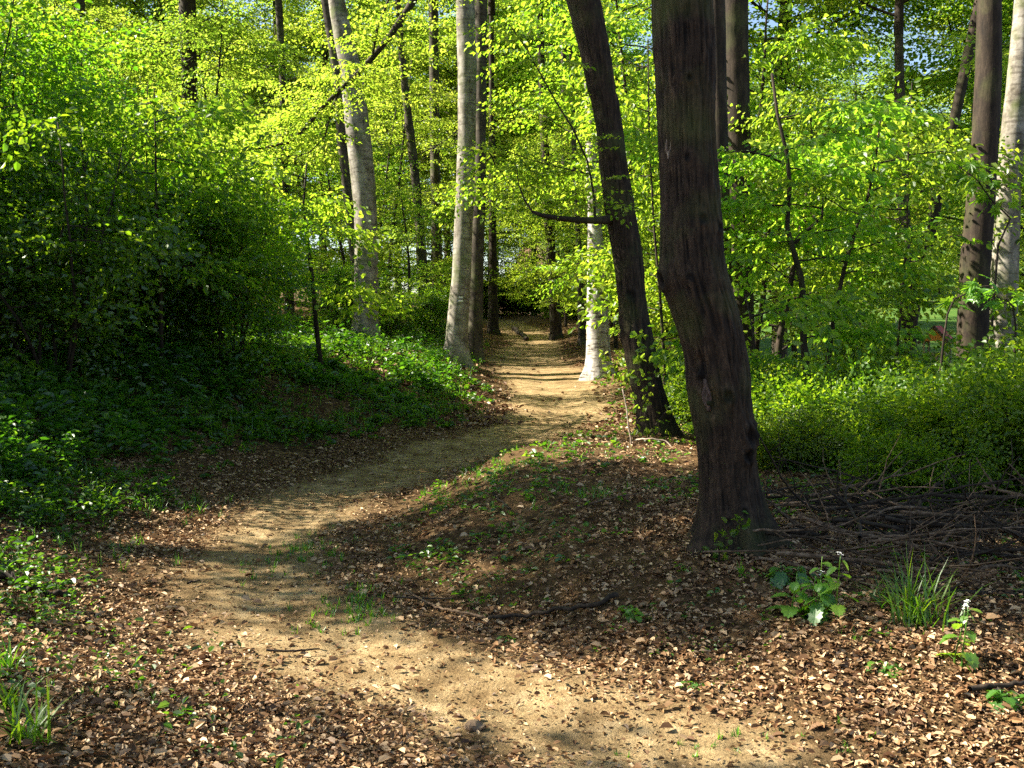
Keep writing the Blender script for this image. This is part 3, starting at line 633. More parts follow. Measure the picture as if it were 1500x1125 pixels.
# saplings beside the big trunk, stems drawn from the photograph
def sapling(label, stems, d, seed, n_limb, R, lm=M_BEECH, lo=.25):
    p = thing('sapling', label, 'sapling'); c = Crown(np.random.default_rng(seed), T_HANG); rng = c.rng
    base = ray_pt(*stems[0][0][0], d); zg = gz(base[0], base[1]); org = np.array([base[0], d, zg]); p.location = org
    g = Geo()
    for pts, r0, r1 in stems:
        P = px_path(pts, d, org); 
        if pts is stems[0][0] or pts[0][1] > 620: P[0][2] = -.15
        P[1:, 1] += np.cumsum(rng.normal(0, .05, len(P)-1)); g.tube(P, np.linspace(r0, r1, len(P)), 8)
        nl = n_limb if pts is stems[0][0] else 3
        for k in range(nl):
            t = lo+(.98-lo)*(k+rng.random()*.6)/nl; q, dd = along(P, min(t, .99)); az = (k*1.37) % 3.6-.25+rng.normal(0, .2)
            c.grow(q, (math.cos(az), math.sin(az), rng.uniform(0, .35)), R*rng.uniform(.55, 1.1), .012, 4, 2, .95, -.01, .12, .2, tilt=.5)
    g.build('trunk', M_BARKDK, p, True); c.finish(p, lm); return p
sapling('sapling with a crooked dark stem forking below the light leaves, beside the massive trunk',
        [([(1172, 660), (1178, 600), (1180, 555), (1176, 500), (1174, 450), (1168, 410), (1158, 370), (1150, 335), (1152, 270), (1146, 225), (1138, 170), (1128, 110)], .055, .016),
         ([(1158, 368), (1172, 345), (1190, 332), (1203, 318), (1206, 290)], .034, .010), ([(1150, 240), (1120, 228), (1090, 222), (1065, 226)], .014, .005)], 12.2, 61, 9, 1.0)
sapling('slim straight-stemmed sapling crossing behind the crooked one',
        [([(1185, 662), (1196, 610), (1206, 550), (1212, 490), (1222, 430), (1232, 380), (1246, 335), (1262, 290), (1268, 240), (1275, 160)], .045, .010)], 12.6, 62, 10, 1.35, lo=.42)
sapling('thin sapling in shade just behind the massive trunk', [([(1128, 690), (1124, 640), (1118, 590), (1112, 540), (1104, 480), (1096, 430)], .02, .006)], 10.5, 63, 4, .5)
sapling('tall thin sapling whose layered leaves reach over the low bush', [([(1300, 690), (1306, 600), (1312, 520), (1318, 430), (1326, 330), (1330, 230), (1338, 120)], .03, .008)], 15., 64, 11, 1.8, lo=.45)
sapling('bright sapling filling the gap between the leaning and the massive trunk', [([(975, 600), (972, 520), (966, 430), (958, 330), (950, 200), (948, 60)], .03, .008)], 15.5, 65, 16, .65, M_BEECH)
# sapling stems among the shrubs
sapling('bare-footed dark sapling at the lit edge of the thicket', [([(472, 520), (462, 470), (458, 410), (450, 350), (446, 300), (452, 240)], .045, .012)], 16., 66, 6, .9, M_BEECH)
sapling('thin upright sapling poking above the dark thicket', [([(236, 500), (236, 400), (230, 300), (229, 200), (228, 130)], .028, .006)], 12.5, 67, 11, .9, M_BEECH)

# low bushes right of the massive trunk
B = []
for sd, H, R in ((71, 1.5, 1.35), (72, 1.2, 1.3)):
    p = thing('low_bush', 'x', 'bush'); shrub(p, sd, H, R, 11, M_LOW, .95, T_LOW, 8); B.append(p)
for k, (x, y, v, s, lab) in enumerate([(3.75, 7.6, 0, .68, 'low leafy bush behind the brush heap, close to the massive trunk'), (4.3, 7.9, 1, .84, 'wide low bush rising over the middle of the brush heap'),
        (5.0, 8.6, 0, .92, 'tallest low bush behind the far end of the brush heap'), (4.7, 10.6, 1, .66, 'low bush in front of the tall dark outer trunk'), (4.4, 11.6, 1, .8, 'small bush at the feet of the crooked sapling'),
        (5.7, 10.3, 0, .9, 'low bush at the feet of the pale leaning outer trunk')]):
    place(B[v], 'b%d' % v, put(x, y), R0.uniform(0, 6.28), s, lab, 'low bushes behind the brush heap')
for x, y, s, v in [(2.8, 8.9, .62, 1), (2.5, 9.9, .56, 0), (3.4, 9.2, .7, 1), (2.9, 7.2, .42, 1), (3.4, 8.1, .55, 0), (2.3, 8.2, .4, 1), (4.7, 13.2, .6, 0), (5.7, 14.2, .65, 1), (6.8, 15.2, .6, 0), (5.3, 16.4, .7, 1), (8.0, 16.8, .4, 0), (4.1, 14.8, .6, 1), (6.3, 18.5, .7, 0), (9.6, 18.4, .6, 1)]:
    copy_thing(B[v], put(x, y), R0.uniform(0, 6), s, 'small ragged bush among the saplings and low bushes behind the massive trunk', 'small bushes behind the massive trunk')
for x, y, s in [(2.9, 17.5, .45), (2.9, 20.2, .5), (2.7, 14.2, .55), (3.4, 15.2, .7), (2.9, 12.9, .5)]:
    copy_thing(B[0], put(x, y), R0.uniform(0, 6), s, 'knee-high bright bush between the white-barked and the leaning trunk', 'knee-high bushes by the path')

# unseen trees added outside the view, crowns shaped to shade path and trunks
nar = thing('forest_tree', 'unseen narrow tree added on the upper bank to shade the trunks by the path', 'tree', put(-9, 7.9), group='added shade trees on the upper bank'); g = Geo(); g.tube(np.array([(0, 0, -.3), (.1, 0, 5), (0, .1, 9), (.1, .1, 13)]), [.22, .19, .15, .06], 10); g.build('trunk', M_GREYBARK, nar, True)
tall_crown(nar, 92, 5.4, 11.6, 1.7, 23, M_BEECH, 1.15, 1.2)
nar2 = thing('forest_tree', 'unseen narrow tree added on the upper bank to shade the trunks by the path', 'tree', put(-9, 12.6), group='added shade trees on the upper bank'); g = Geo(); g.tube(np.array([(0, 0, -.3), (.1, 0, 5), (0, .1, 9), (.1, .1, 13)]), [.22, .19, .15, .06], 10); g.build('trunk', M_GREYBARK, nar2, True)
tall_crown(nar2, 93, 8.6, 12.6, 1.8, 18, M_BEECH, 1.15, 1.2)
sp_ = thing('forest_tree', 'unseen sparse tree added on the upper bank to dapple the near path', 'tree', put(-10.5, 2.8)); g = Geo(); g.tube(np.array([(0, 0, -.3), (.1, 0, 5), (0, .1, 9), (.1, .2, 14)]), [.24, .2, .17, .08], 10); g.build('trunk', M_GREYBARK, sp_, True)
tall_crown(sp_, 91, 4.6, 10, 2.8, 12, M_BEECH, 1.1, .8)
fb = []
for sd in (47, 48):
    p = thing('wood_edge_bush', 'green bush closing the wood where the path disappears', 'bush', put(-8.5+(sd-47)*17, 52), group='bushes at the far path end'); shrub(p, sd, 2.8, 1.7, 8, M_BEECHY, 1.25, T_FAR, 7); fb.append(p)
for x, y, v, s in [(-2.6, 57, 1, 1.1), (-.4, 58.5, 0, .9), (1.4, 58.0, 0, 1.0), (3.2, 55, 1, 1.2), (2.4, 48, 1, .55), (3.8, 46, 0, .8)]:
    copy_thing(fb[v % 2], put(x, y), R0.uniform(0, 6), s, 'green bush closing the wood where the path disappears', 'bushes at the far path end')
# ------------------------------------------------------------------ ground layers
rng = np.random.default_rng(5)
def scatter(n, y0, y1, pw=1.0, margin=.8, side=1.15):
    "points over the wedge of ground in front of the viewer, denser close by"
    t = rng.random(n); y = (y0**(1-pw)+t*(y1**(1-pw)-y0**(1-pw)))**(1/(1-pw)) if abs(pw-1) > .01 else y0*(y1/y0)**t
    x = (rng.random(n)*2-1)*(.51*side*y+margin); return x, y
x, y = scatter(420000, 2.6, 17, .75)
pm = pathmask(x, y); s = xc(y)-x
clump = fbm2(x*1.1, y*1.1, 3, 33)
green = sstep((s-1.5)/1.2)*.65 + sstep((-s-1.2)/.8)*sstep((y-5.8)/1.5)*np.where(y < 12, .62, .4)
soilb = sstep((-s-.5)/.4)*sstep((2.3+s)/.5)*sstep((y-5.3)/.6)*sstep((10.5-y)/1.5)
keep = rng.random(len(x)) < np.clip((1-.93*pm**.8)*(1-green)*(.78+.7*clump)*(1-.72*soilb), .05, 1)
x, y = x[keep], y[keep]; n = len(x); z = ground(x, y)+rng.uniform(.002, .022, n)
az = rng.uniform(0, 6.28, n); A = np.stack([np.cos(az), np.sin(az), rng.normal(.05, .24, n)], 1); Nn = rng.normal(0, .36, (n, 3))+[0, 0, 1]
L = rng.gamma(3, .0059, n).clip(.007, .05)*(1+.045*y); g = Geo(); g.leaves(np.stack([x, y, z], 1), A, Nn, L, L*rng.uniform(.4, .75, n), .22, .2)
o = g.build('leaf_litter', M_LITTER); tag(o, 'dry brown fallen leaves strewn over the near ground', None, None, 'stuff')
x, y = scatter(30000, 15, 48, 1.2); pm = pathmask(x, y); keep = (rng.random(len(x)) < (1-.95*pm)) & (np.abs(xc(y)-x) < 7)
x, y = x[keep], y[keep]; n = len(x); z = ground(x, y)+.015; az = rng.uniform(0, 6.28, n)
A = np.stack([np.cos(az), np.sin(az), rng.normal(.05, .3, n)], 1); L = rng.uniform(.06, .12, n)
g = Geo(); g.leaves(np.stack([x, y, z], 1), A, rng.normal(0, .5, (n, 3))+[0, 0, 1], L, L*.6, .35, .2)
o = g.build('leaf_litter', M_LITTER); tag(o, 'fallen leaves along the edges of the far path', None, None, 'stuff')
# crumbs of grit and twig bits on the dirt
x, y = scatter(9000, 2.6, 13, 1.2); keep = pathmask(x, y) > .3; x, y = x[keep], y[keep]; n = len(x); az = rng.uniform(0, 6.28, n)
A = np.stack([np.cos(az), np.sin(az), rng.normal(0, .2, n)], 1); L = rng.uniform(.008, .03, n); g = Geo()
g.leaves(np.stack([x, y, ground(x, y)+.004], 1), A, rng.normal(0, .4, (n, 3))+[0, 0, 1], L, L*.5, .5, .2); o = g.build('dirt_crumbs', M_LITTER); tag(o, 'small crumbs of leaf and twig on the bare dirt', None, None, 'stuff')

def herbs(name, lab, x, y, k, hmin, hmax, lmin, lmax, mat, wid=.6):
    n = len(x); z = ground(x, y); h = rng.uniform(hmin, hmax, n)*(.35+1.3*np.clip(.5+.8*fbm2(x*.9, y*.9, 2, 71), 0, 1.2))
    X = np.repeat(x, k)+rng.normal(0, .035, n*k); Y = np.repeat(y, k)+rng.normal(0, .035, n*k); Z = np.repeat(z, k)+np.repeat(h, k)*rng.uniform(.25, 1, n*k)
    az = rng.uniform(0, 6.28, n*k); A = np.stack([np.cos(az), np.sin(az), rng.normal(.25, .35, n*k)], 1); L = np.repeat(np.clip(y/9, .5, 1.3), k)*rng.uniform(lmin, lmax, n*k)*np.repeat(rng.choice([.7, 1, 1.35], n, p=[.5, .35, .15]), k)
    g = Geo(); g.leaves(np.stack([X, Y, Z], 1), A, rng.normal(0, .4, (n*k, 3))+[0, 0, 1], L, L*wid, .25, .2)
    return tag(g.build(name, mat), lab, None, None, 'stuff')
x, y = scatter(60000, 3.2, 32, .8, 1.2); s = xc(y)-x; cl = fbm2(x*.8, y*.8, 3, 55)
keep = (s > 1.05+.35*cl) & (s < 12) & (rng.random(len(x)) < sstep((s-.95+.35*cl)/1.3)*(.8+.6*cl)*np.where(y < 4.8, .06, np.where(y < 7, .65, 1))*np.where(fbm2(x*2.2, y*2.2, 2, 58) > -.25, 1, .25)); 
herbs('ground_cover', 'low green herbs covering the shaded bank', x[keep], y[keep], 9, .05, .22, .03, .075, M_HERB)
x, y = scatter(26000, 4.2, 24, 1.0, .3); r = x-xc(y); cl = fbm2(x*1.4, y*1.4, 3, 66)
keep = (r > .9) & (r < 9) & (rng.random(len(x)) < np.clip(.3+.85*cl, .04, 1)*np.where(y < 6, .25, np.where(y < 10, .5, 1))*np.where(r > 2.6, .9, 1))
herbs('ground_cover', 'creeping green plants on the mound beside the path', x[keep], y[keep], 6, .02, .09, .03, .06, M_HERB)
x, y = scatter(9000, 5.5, 24, .7, 1.0); s = xc(y)-x; cl = fbm2(x*1.0, y*1.0, 3, 155)
keep = (s > 1.9) & (s < 9) & (cl > .12)
herbs('ground_cover', 'taller leafy herbs standing in clumps on the shaded bank', x[keep], y[keep], 16, .18, .42, .05, .10, M_HERB, .5)
# patches of short grass
def blades(g, x, y, z, h, spread, w, n, seed, arch=.5):
    r = np.random.default_rng(seed)
    for k in range(n):
        a = r.uniform(0, 6.28); b = r.random()**.7; hh = h*r.uniform(.55, 1.1); o = np.array([x+r.normal(0, spread*.15), y+r.normal(0, spread*.15), z-.01])
        d = np.array([math.cos(a), math.sin(a), 0])*spread*b; P = []
        for t in (0, .35, .7, 1.): P.append(o+d*(t**1.6)+np.array([0, 0, hh*(t-arch*b*t*t*.8)]))
        P = np.array(P); sd = np.array([-math.sin(a), math.cos(a), 0])*w*.5; ws = (1, .9, .6, .05)
        V = np.concatenate([[p-sd*q, p+sd*q] for p, q in zip(P, ws)]); g.add(V, [[0, 1, 3, 2], [2, 3, 5, 4], [4, 5, 7, 6]])
g = Geo(); k = 0
def patch(cx_, cy_, rx, ry, n, h):
    global k
    for i in range(n):
        px_, py_ = cx_+rng.normal(0, rx), cy_+rng.normal(0, ry); k += 1; blades(g, px_, py_, gz(px_, py_), h*rng.uniform(.6, 1.2), h*.7, .006, 7, 900+k)
for (px, py, d, rx, ry, n, h) in [(440, 800, 7.0, .16, .3, 70, .08), (520, 885, 5.6, .12, .22, 90, .075), (130, 775, 7.0, .25, .3, 30, .12), (760, 720, 8.6, .35, .3, 50, .10), (870, 775, 7.2, .2, .2, 40, .09), (1300, 980, 4.4, .1, .1, 14, .05),
                                  (150, 1050, 3.75, .15, .15, 16, .06), (700, 690, 9.2, .25, .25, 40, .09), (870, 510, 22.3, .1, .3, 25, .3), (1130, 1090, 3.75, .25, .07, 20, .05), (260, 690, 8.6, .3, .3, 40, .16)]:
    q = ray_pt(px, py, d); patch(q[0], d, rx, ry, n, h)
tag(g.build('grass', M_GRASS), 'short bright grass in small patches on the path and mound', None, None, 'stuff')
g = Geo(); x, y = scatter(7000, 7, 24, .4); s = xc(y)-x; cl = fbm2(x*.6, y*.6, 2, 88); keep = (s > 1.6) & (s < 6) & (x > -4.8) & (cl > -.1-.5*((y > 13) & (y < 21)))
for i, (a, b) in enumerate(zip(x[keep], y[keep])): blades(g, a, b, gz(a, b), .22, .15, .011, 6, 3000+i)
tag(g.build('grass', M_GRASS), 'longer grass blades among the herbs of the bank', None, None, 'stuff')

# ------------------------------------------------------------------ single plants in front
def ground_at(px, py):
    "where the sight line through this photo position meets the ground"
    lo = 2.0
    for d in np.arange(2.2, 60, .02):
        p = ray_pt(px, py, d)
        if p[2] < gz(p[0], p[1]): return p
    return p
def tuft(px, py, label, h, spread, n, seed):
    p = ground_at(px, py); r = thing('grass_tuft', label, 'grass tuft', (p[0], p[1], gz(p[0], p[1])))
    g = Geo(); blades(g, 0, 0, 0, h, spread, .009, n, seed, .6); g.build('blades', M_GRASS, r)
tuft(1345, 915, 'bright arching grass tuft in front of the brush heap', .40, .34, 85, 1)
tuft(1300, 890, 'thin darker grass tuft beside the bright arching one', .2, .3, 22, 9)
tuft(45, 1090, 'spiky green grass tuft at the lowest corner of the bank', .22, .2, 46, 2)
tuft(8, 990, 'tall grass tuft on the bank edge above the spiky one', .20, .14, 26, 3)
tuft(15, 1040, 'small dark grass tuft between the two tufts on the bank edge', .18, .14, 30, 4)
tuft(1085, 845, 'tiny grass tuft at the foot of the massive trunk', .12, .06, 14, 5)
def heart_leaf(g, p, az, pitch, L, rng):
    "broad toothed leaf with a notch at the stalk"
    n = 22; pts = []
    for i in range(n+1):
        t = i/n*2*math.pi; rr = (1-.38*math.cos(t)*0)*(.5+.06*(1 if i % 2 else -1)); x_ = .42-rr*math.cos(t)*1.0; y_ = rr*math.sin(t)*.92*(1-.30*(.42+rr*-math.cos(t)))
        if i in (0, n): x_ = .07
        pts.append((x_*L, y_*L, .12*L*abs(y_)-.22*L*x_*x_))
    pts = np.array(pts[:-1]+[(.42*L, 0, -.03*L)])
    cp, sp = math.cos(pitch), math.sin(pitch); ca, sa = math.cos(az), math.sin(az)
    q = pts @ np.array([[cp, 0, sp], [0, 1, 0], [-sp, 0, cp]]) @ np.array([[ca, sa, 0], [-sa, ca, 0], [0, 0, 1]])
    m = len(q)-1; g.add(q+p, None, [[i, (i+1) % m, m] for i in range(m)])
def mustard(px, py, label, H, nst, seed, leafL=.075, flower=True, spread=.1):
    rng = np.random.default_rng(seed); p = ground_at(px, py); r = thing('garlic_mustard', label, 'plant', (p[0], p[1], gz(p[0], p[1])))
    gs, glf, fls = Geo(), Geo(), []
    for k in range(nst):
        h = H*rng.uniform(.6, 1.0) if k else H; P = limb(rng, (rng.normal(0, spread), rng.normal(0, spread*.6), -.02), (rng.normal(0, .12), rng.normal(0, .1), 1), h, 7, .07)
        gs.tube(P, np.linspace(.004, .002, 7), 5); nl = 9
        for j in range(nl):
            t = .1+.88*j/nl; q, d = along(P, t); a = j*2.3+rng.normal(0, .4); st = .045*(1.2-t); e = q+np.array([math.cos(a)*st, math.sin(a)*st, .012])
            gs.tube(np.array([q, e]), [.0017, .0013], 4); heart_leaf(glf, e, a, rng.uniform(-.95, .05), leafL*(1.25-.75*t)*rng.uniform(.8, 1.15), rng)
        if flower and k < 2:
            gf = Geo(); fls.append(gf)
            for j in range(6):
                q = P[-1]+rng.normal(0, .006, 3)+[0, 0, .006]
                for w in range(4):
                    a = w*1.57+j; dd = np.array([math.cos(a), math.sin(a), .25]); gf.leaves(q[None], dd[None], np.array([[0, 0, 1.]]), .007, .005)
    gs.build('stem', M_MUST, r, True); glf.build('foliage', M_MUST, r)
    for gf in fls: gf.build('flower', M_FLOWER, r)
mustard(1180, 905, 'large garlic mustard plant with toothed leaves and white flower tips below the massive trunk', .36, 6, 3, .085, True, .055)
mustard(1412, 985, 'upright garlic mustard plant with dark round leaves beside the bright grass tuft', .30, 2, 4, .07, True, .03)
mustard(1150, 850, 'short dull-leaved plant at the foot of the massive trunk', .10, 3, 5, .09, False, .05)
mustard(1300, 985, 'small green seedling among the sunlit fallen leaves', .05, 4, 6, .05, False, .03)
mustard(740, 938, 'pair of round green leaves on the litter below the long curved stick', .035, 2, 7, .06, False, .04)
mustard(1490, 1030, 'broad green leaf clump at the edge of the litter', .08, 3, 8, .08, False, .04)
mustard(40, 700, 'clump of broad pale-shining leaves low on the shaded bank', .16, 5, 9, .12, False, .15)
mustard(960, 900, 'small ivy-like plant on the slope of the mound', .06, 5, 10, .05, False, .1)
mustard(1010, 1010, 'pale green seedling in the litter near the bare dirt', .04, 2, 11, .045, False, .03)

# shoots against the trunks
def shoot(label, stems, d, seed, leaf=.07, mat=M_BEECHY, dens=.055):
    rng = np.random.default_rng(seed); b = ray_pt(*stems[0][0], d); z0 = gz(b[0], b[1]); org = np.array([b[0], d, min(b[2], z0)]); r = thing('leafy_shoot', label, 'shoot', org)
    gs, gl_ = Geo(), Geo(); Pp, Aa = [], []
    for pts in stems:
        P = px_path(pts, d, org); gs.tube(P, np.linspace(.006, .002, len(P)), 5); ln = np.linalg.norm(np.diff(P, axis=0), axis=1).sum(); n = max(3, int(ln/dens))
        for i in range(n):
            q, dd = along(P, (i+.7)/(n+.01)*.999)
            for w in range(2): Pp.append(q+rng.normal(0, .02, 3)); Aa.append(dd*.3+rng.normal(0, .7, 3))
    Pp, Aa = np.array(Pp), np.array(Aa); n = len(Pp)
    gl_.leaves(Pp, Aa, rng.normal(0, .5, (n, 3))+[0, -.5, .8], leaf*rng.uniform(.7, 1.2, n), leaf*.62, .2, .15)
    gs.build('stem', M_TWIG, r, True); gl_.build('foliage', mat, r)
shoot('pale-leaved shoots climbing in front of the leaning trunk', [[(948, 668), (946, 620), (942, 580), (938, 540), (936, 510), (940, 488)], [(944, 590), (955, 560), (962, 535), (970, 520)], [(950, 640), (965, 615), (978, 600), (990, 590)], [(940, 600), (925, 575), (915, 556), (925, 545)],
       [(948, 640), (940, 625), (930, 610)], [(955, 655), (970, 640), (985, 632)]], 10.1, 1, .072)
shoot('dark-leaved sprig on the lower front of the massive trunk', [[(1062, 822), (1070, 790), (1078, 768), (1090, 752)], [(1072, 785), (1060, 775)], [(1078, 768), (1095, 770)]], 5.45, 2, .045, M_LOW, .035)
shoot('low dark-leaved sprig at the root of the massive trunk', [[(1052, 825), (1054, 808), (1050, 796)], [(1054, 806), (1064, 798)]], 5.4, 3, .045, M_LOW, .03)
shoot('bright leafy twigs beside the white-barked trunk', [[(892, 560), (890, 535), (882, 515)], [(900, 560), (905, 540), (915, 530)], [(908, 562), (925, 545), (935, 548)]], 20., 4, .13, M_BEECHY, .06)
# maple sprigs over the low bush: five-lobed leaves
def lobed_leaf(g, p, az, pitch, L, roll=0):
    out_ = []
    for a_, r_ in [(-2.6, .28), (-1.9, .42), (-1.5, .34), (-1.15, .72), (-.85, .48), (-.62, .52), (-.45, .82), (-.25, .50), (-.12, .8), (0, 1.0), (.12, .8), (.25, .5), (.45, .82), (.62, .52), (.85, .48), (1.15, .72), (1.5, .34), (1.9, .42), (2.6, .28)]:
        out_.append((r_*math.cos(a_)*L+.12*L, r_*math.sin(a_)*L*.95, -.25*L*r_*r_+.06*L*abs(math.sin(a_*3))))
    pts = np.array(out_+[(.12*L, 0, 0)]); cp, sp = math.cos(pitch), math.sin(pitch); ca, sa = math.cos(az), math.sin(az); cr, sr = math.cos(roll), math.sin(roll)
    q = pts @ np.array([[1, 0, 0], [0, cr, sr], [0, -sr, cr]]) @ np.array([[cp, 0, -sp], [0, 1, 0], [sp, 0, cp]]) @ np.array([[ca, sa, 0], [-sa, ca, 0], [0, 0, 1]])
    m = len(q)-1; g.add(q+p, None, [[i, i+1, m] for i in range(m-1)])
def maple(label, base_px, pts, d, seed, L, n, mat):
    rng = np.random.default_rng(seed); b = ray_pt(*base_px, d); org = np.array([b[0], d, gz(b[0], d)]); r = thing('maple_sapling', label, 'sapling', org)
    P = px_path(pts, d, org); P[0][2] = -.1; gs, gl_ = Geo(), Geo(); gs.tube(P, np.linspace(.014, .004, len(P)), 6)
    for i in range(n):
        t = .55+.45*(i+rng.random())/n; q, dd = along(P, min(.995, t)); a = rng.uniform(0, 6.28); e = q+np.array([math.cos(a), math.sin(a), .25])*rng.uniform(.06, .28)
        gs.tube(np.array([q, (q+e)/2+[0, 0, .02], e]), [.003, .0025, .002], 4)
        for w in range(2): lobed_leaf(gl_, e+rng.normal(0, .03, 3), a+rng.normal(0, .7), rng.uniform(-.2, .9), L*rng.uniform(.7, 1.1), rng.normal(0, .5))
    gs.build('stem', M_TWIG, r, True); gl_.build('foliage', mat, r)
maple('maple sapling with large bright lobed leaves in front of the tall dark outer trunk', (1372, 640), [(1372, 640), (1376, 560), (1382, 500), (1388, 460), (1398, 438), (1420, 428), (1440, 432)], 8.8, 1, .12, 12, M_MUST)
maple('maple sapling with large lobed leaves hanging in front of the pale leaning outer trunk', (1480, 680), [(1480, 680), (1484, 560), (1488, 480), (1484, 450), (1474, 438), (1462, 440)], 8.6, 2, .105, 12, M_MUST)
maple('tall shaded maple sapling with dark lobed leaves high before the outer trunks', (1455, 690), [(1455, 690), (1450, 520), (1462, 360), (1480, 320), (1450, 290), (1430, 262), (1405, 245)], 9.2, 3, .11, 26, M_LOW)

# ------------------------------------------------------------------ fallen wood
def stick(name, label, pts, r0, r1, mat, group=None, d=None, lift=.0, cat='branch', forks=()):
    if d is None:
        P = np.array([ground_at(*q) for q in pts]); P[:, 2] = ground(P[:, 0], P[:, 1])+r0*.7+.022+lift
    else: P = np.array([ray_pt(q[0], q[1], q[2]) for q in pts])
    tt = np.linspace(0, 1, len(P)); fine = np.linspace(0, 1, len(P)*4); Q = np.stack([np.interp(fine, tt, P[:, i]) for i in range(3)], 1)
    kk = np.array([.25, .5, .25]); Q[1:-1] = np.stack([np.convolve(Q[:, i], kk, 'valid') for i in range(3)], 1)
    Q[1:-1] += np.random.default_rng(len(label)+int(r0*1e4)).normal(0, r0*.35, Q[1:-1].shape)
    o = thing(name, label, cat, Q[0], group=group); g = Geo(); g.tube(Q-Q[0], np.linspace(r0, r1, len(Q)), 9)
    for (t, dv, ln, rr) in forks:
        p, dd = along(Q-Q[0], t); g.tube(limb(np.random.default_rng(int(t*100)), p, dd+np.array(dv), ln, 5, .15), np.linspace(rr, rr*.3, 5), 5)
    g.build('wood', mat, o, True); return o
stick('fallen_stick', 'long thin curved dark stick lying on the litter beside the path', [(905, 880), (870, 895), (820, 905), (770, 912), (715, 913)], .014, .009, M_TWIG)
stick('fallen_stick', 'pale grey thin stick lying at the tip of the long curved stick', [(712, 912), (670, 905), (640, 897), (615, 885), (592, 866)], .008, .006, M_DEADWOOD)
stick('fallen_stick', 'short dark twig on the litter above the pale grey stick', [(580, 882), (620, 884), (665, 884)], .006, .004, M_TWIG)
stick('fallen_branch', 'thick dark fallen branch at the edge of the bank', [(-30, 838), (0, 852), (30, 868), (65, 880), (105, 884)], .03, .016, M_TWIG)
stick('fallen_stick', 'thin dark stick on the bare dirt of the path', [(390, 960), (430, 963), (468, 960)], .006, .004, M_TWIG)
stick('fallen_stick', 'thin dark twig at the lit bend of the path', [(275, 862), (293, 856)], .007, .004, M_TWIG)
stick('fallen_stick', 'dark stick half buried in litter at the lower edge', [(1420, 1021), (1460, 1019), (1500, 1012)], .012, .009, M_TWIG)
stick('fallen_stick', 'dark twig lying on the upper mound below the leaning trunk', [(720, 725), (735, 742), (748, 752)], .01, .005, M_TWIG)
stick('fallen_stick', 'pale twig lying across the mound near the massive trunk', [(845, 750), (890, 738), (940, 728)], .009, .005, M_DEADWOOD)
stick('fallen_log', 'dark half-rotten log lying across the far path edge', [(752, 484), (762, 491), (772, 500)], .10, .07, M_BARKDK, cat='log')
stick('fallen_branch', 'weathered fallen branch in the green herbs under the thicket', [(425, 535), (450, 540), (475, 548), (497, 556)], .04, .02, M_DEADWOOD)
# brush heap
HG = 'bare branches of the brush heap'
stick('fallen_branch', 'thickest grey branch sagging along the top of the brush heap', [(1150, 752, 6.6), (1180, 768, 6.4), (1200, 778, 6.3), (1235, 786, 6.2), (1280, 790, 6.1), (1330, 796, 6.0), (1380, 802, 5.9)], .030, .016, M_DEADWOOD, HG, 1, forks=[(.4, (0, 0, 1.2), .5, .01), (.7, (.2, -.5, .8), .5, .009)])
stick('fallen_branch', 'broken pale branch end lying in front of the brush heap', [(1232, 838, 5.3), (1248, 846, 5.25), (1262, 854, 5.2), (1282, 864, 5.15)], .014, .012, M_PALEWOOD, HG, 1)
stick('fallen_branch', 'curved bare branch rising steeply out of the brush heap', [(1325, 795, 6.0), (1336, 765, 6.0), (1345, 742, 6.05), (1358, 724, 6.1), (1375, 708, 6.15)], .016, .010, M_TWIG, HG, 1)
stick('fallen_branch', 'arched branch sweeping over the far end of the brush heap', [(1372, 822, 5.9), (1400, 812, 5.8), (1430, 805, 5.7), (1465, 808, 5.6), (1500, 822, 5.5)], .016, .010, M_DEADWOOD, HG, 1)
stick('fallen_branch', 'long dark branch lying low across the front of the brush heap', [(1262, 850, 5.5), (1300, 850, 5.4), (1350, 855, 5.3), (1400, 862, 5.2), (1450, 874, 5.1), (1500, 892, 5.0)], .015, .010, M_TWIG, HG, 1)
rb = np.random.default_rng(99)
HL = 'thin bare branch tangled in the brush heap, one of many alike'
for k in range(85):
    px = rb.uniform(1150, 1510); d = rb.uniform(5.0, 6.9); py = np.interp(px, [1150, 1250, 1500], [775, 815, 860])+rb.normal(0, 26); b = ray_pt(px, py, d); zz = gz(b[0], b[1])
    a = rb.normal(.1, .75)+(math.pi if rb.random() < .5 else 0); ln = rb.uniform(.4, 1.4)
    p = np.array([b[0], b[1], zz+rb.uniform(.02, .26)*math.exp(-((d-6)/1.)**2)]); P = limb(rb, p-np.array([math.cos(a), math.sin(a)*.5, 0])*ln*.5, (math.cos(a), math.sin(a)*.5, rb.normal(0, .1)), ln, 9, .11)
    P[:, 2] = np.maximum(P[:, 2], ground(P[:, 0], P[:, 1])+.008)
    o = thing('fallen_branch', HL, 'branch', P[0], group=HG+', thin ones'); g = Geo(); r0 = rb.gamma(3, .0026)+.003; g.tube(P-P[0], np.linspace(r0, r0*.4, 9), 6)
    for j in range(5):
        q, dd = along(P-P[0], rb.uniform(.2, .95)); g.tube(limb(rb, q, dd+rb.normal(0, .7, 3), rb.uniform(.15, .5), 5, .15), np.linspace(r0*.5, r0*.2, 5), 4)
    g.build('wood', M_DEADWOOD if rb.random() < .45 else M_TWIG, o, True)
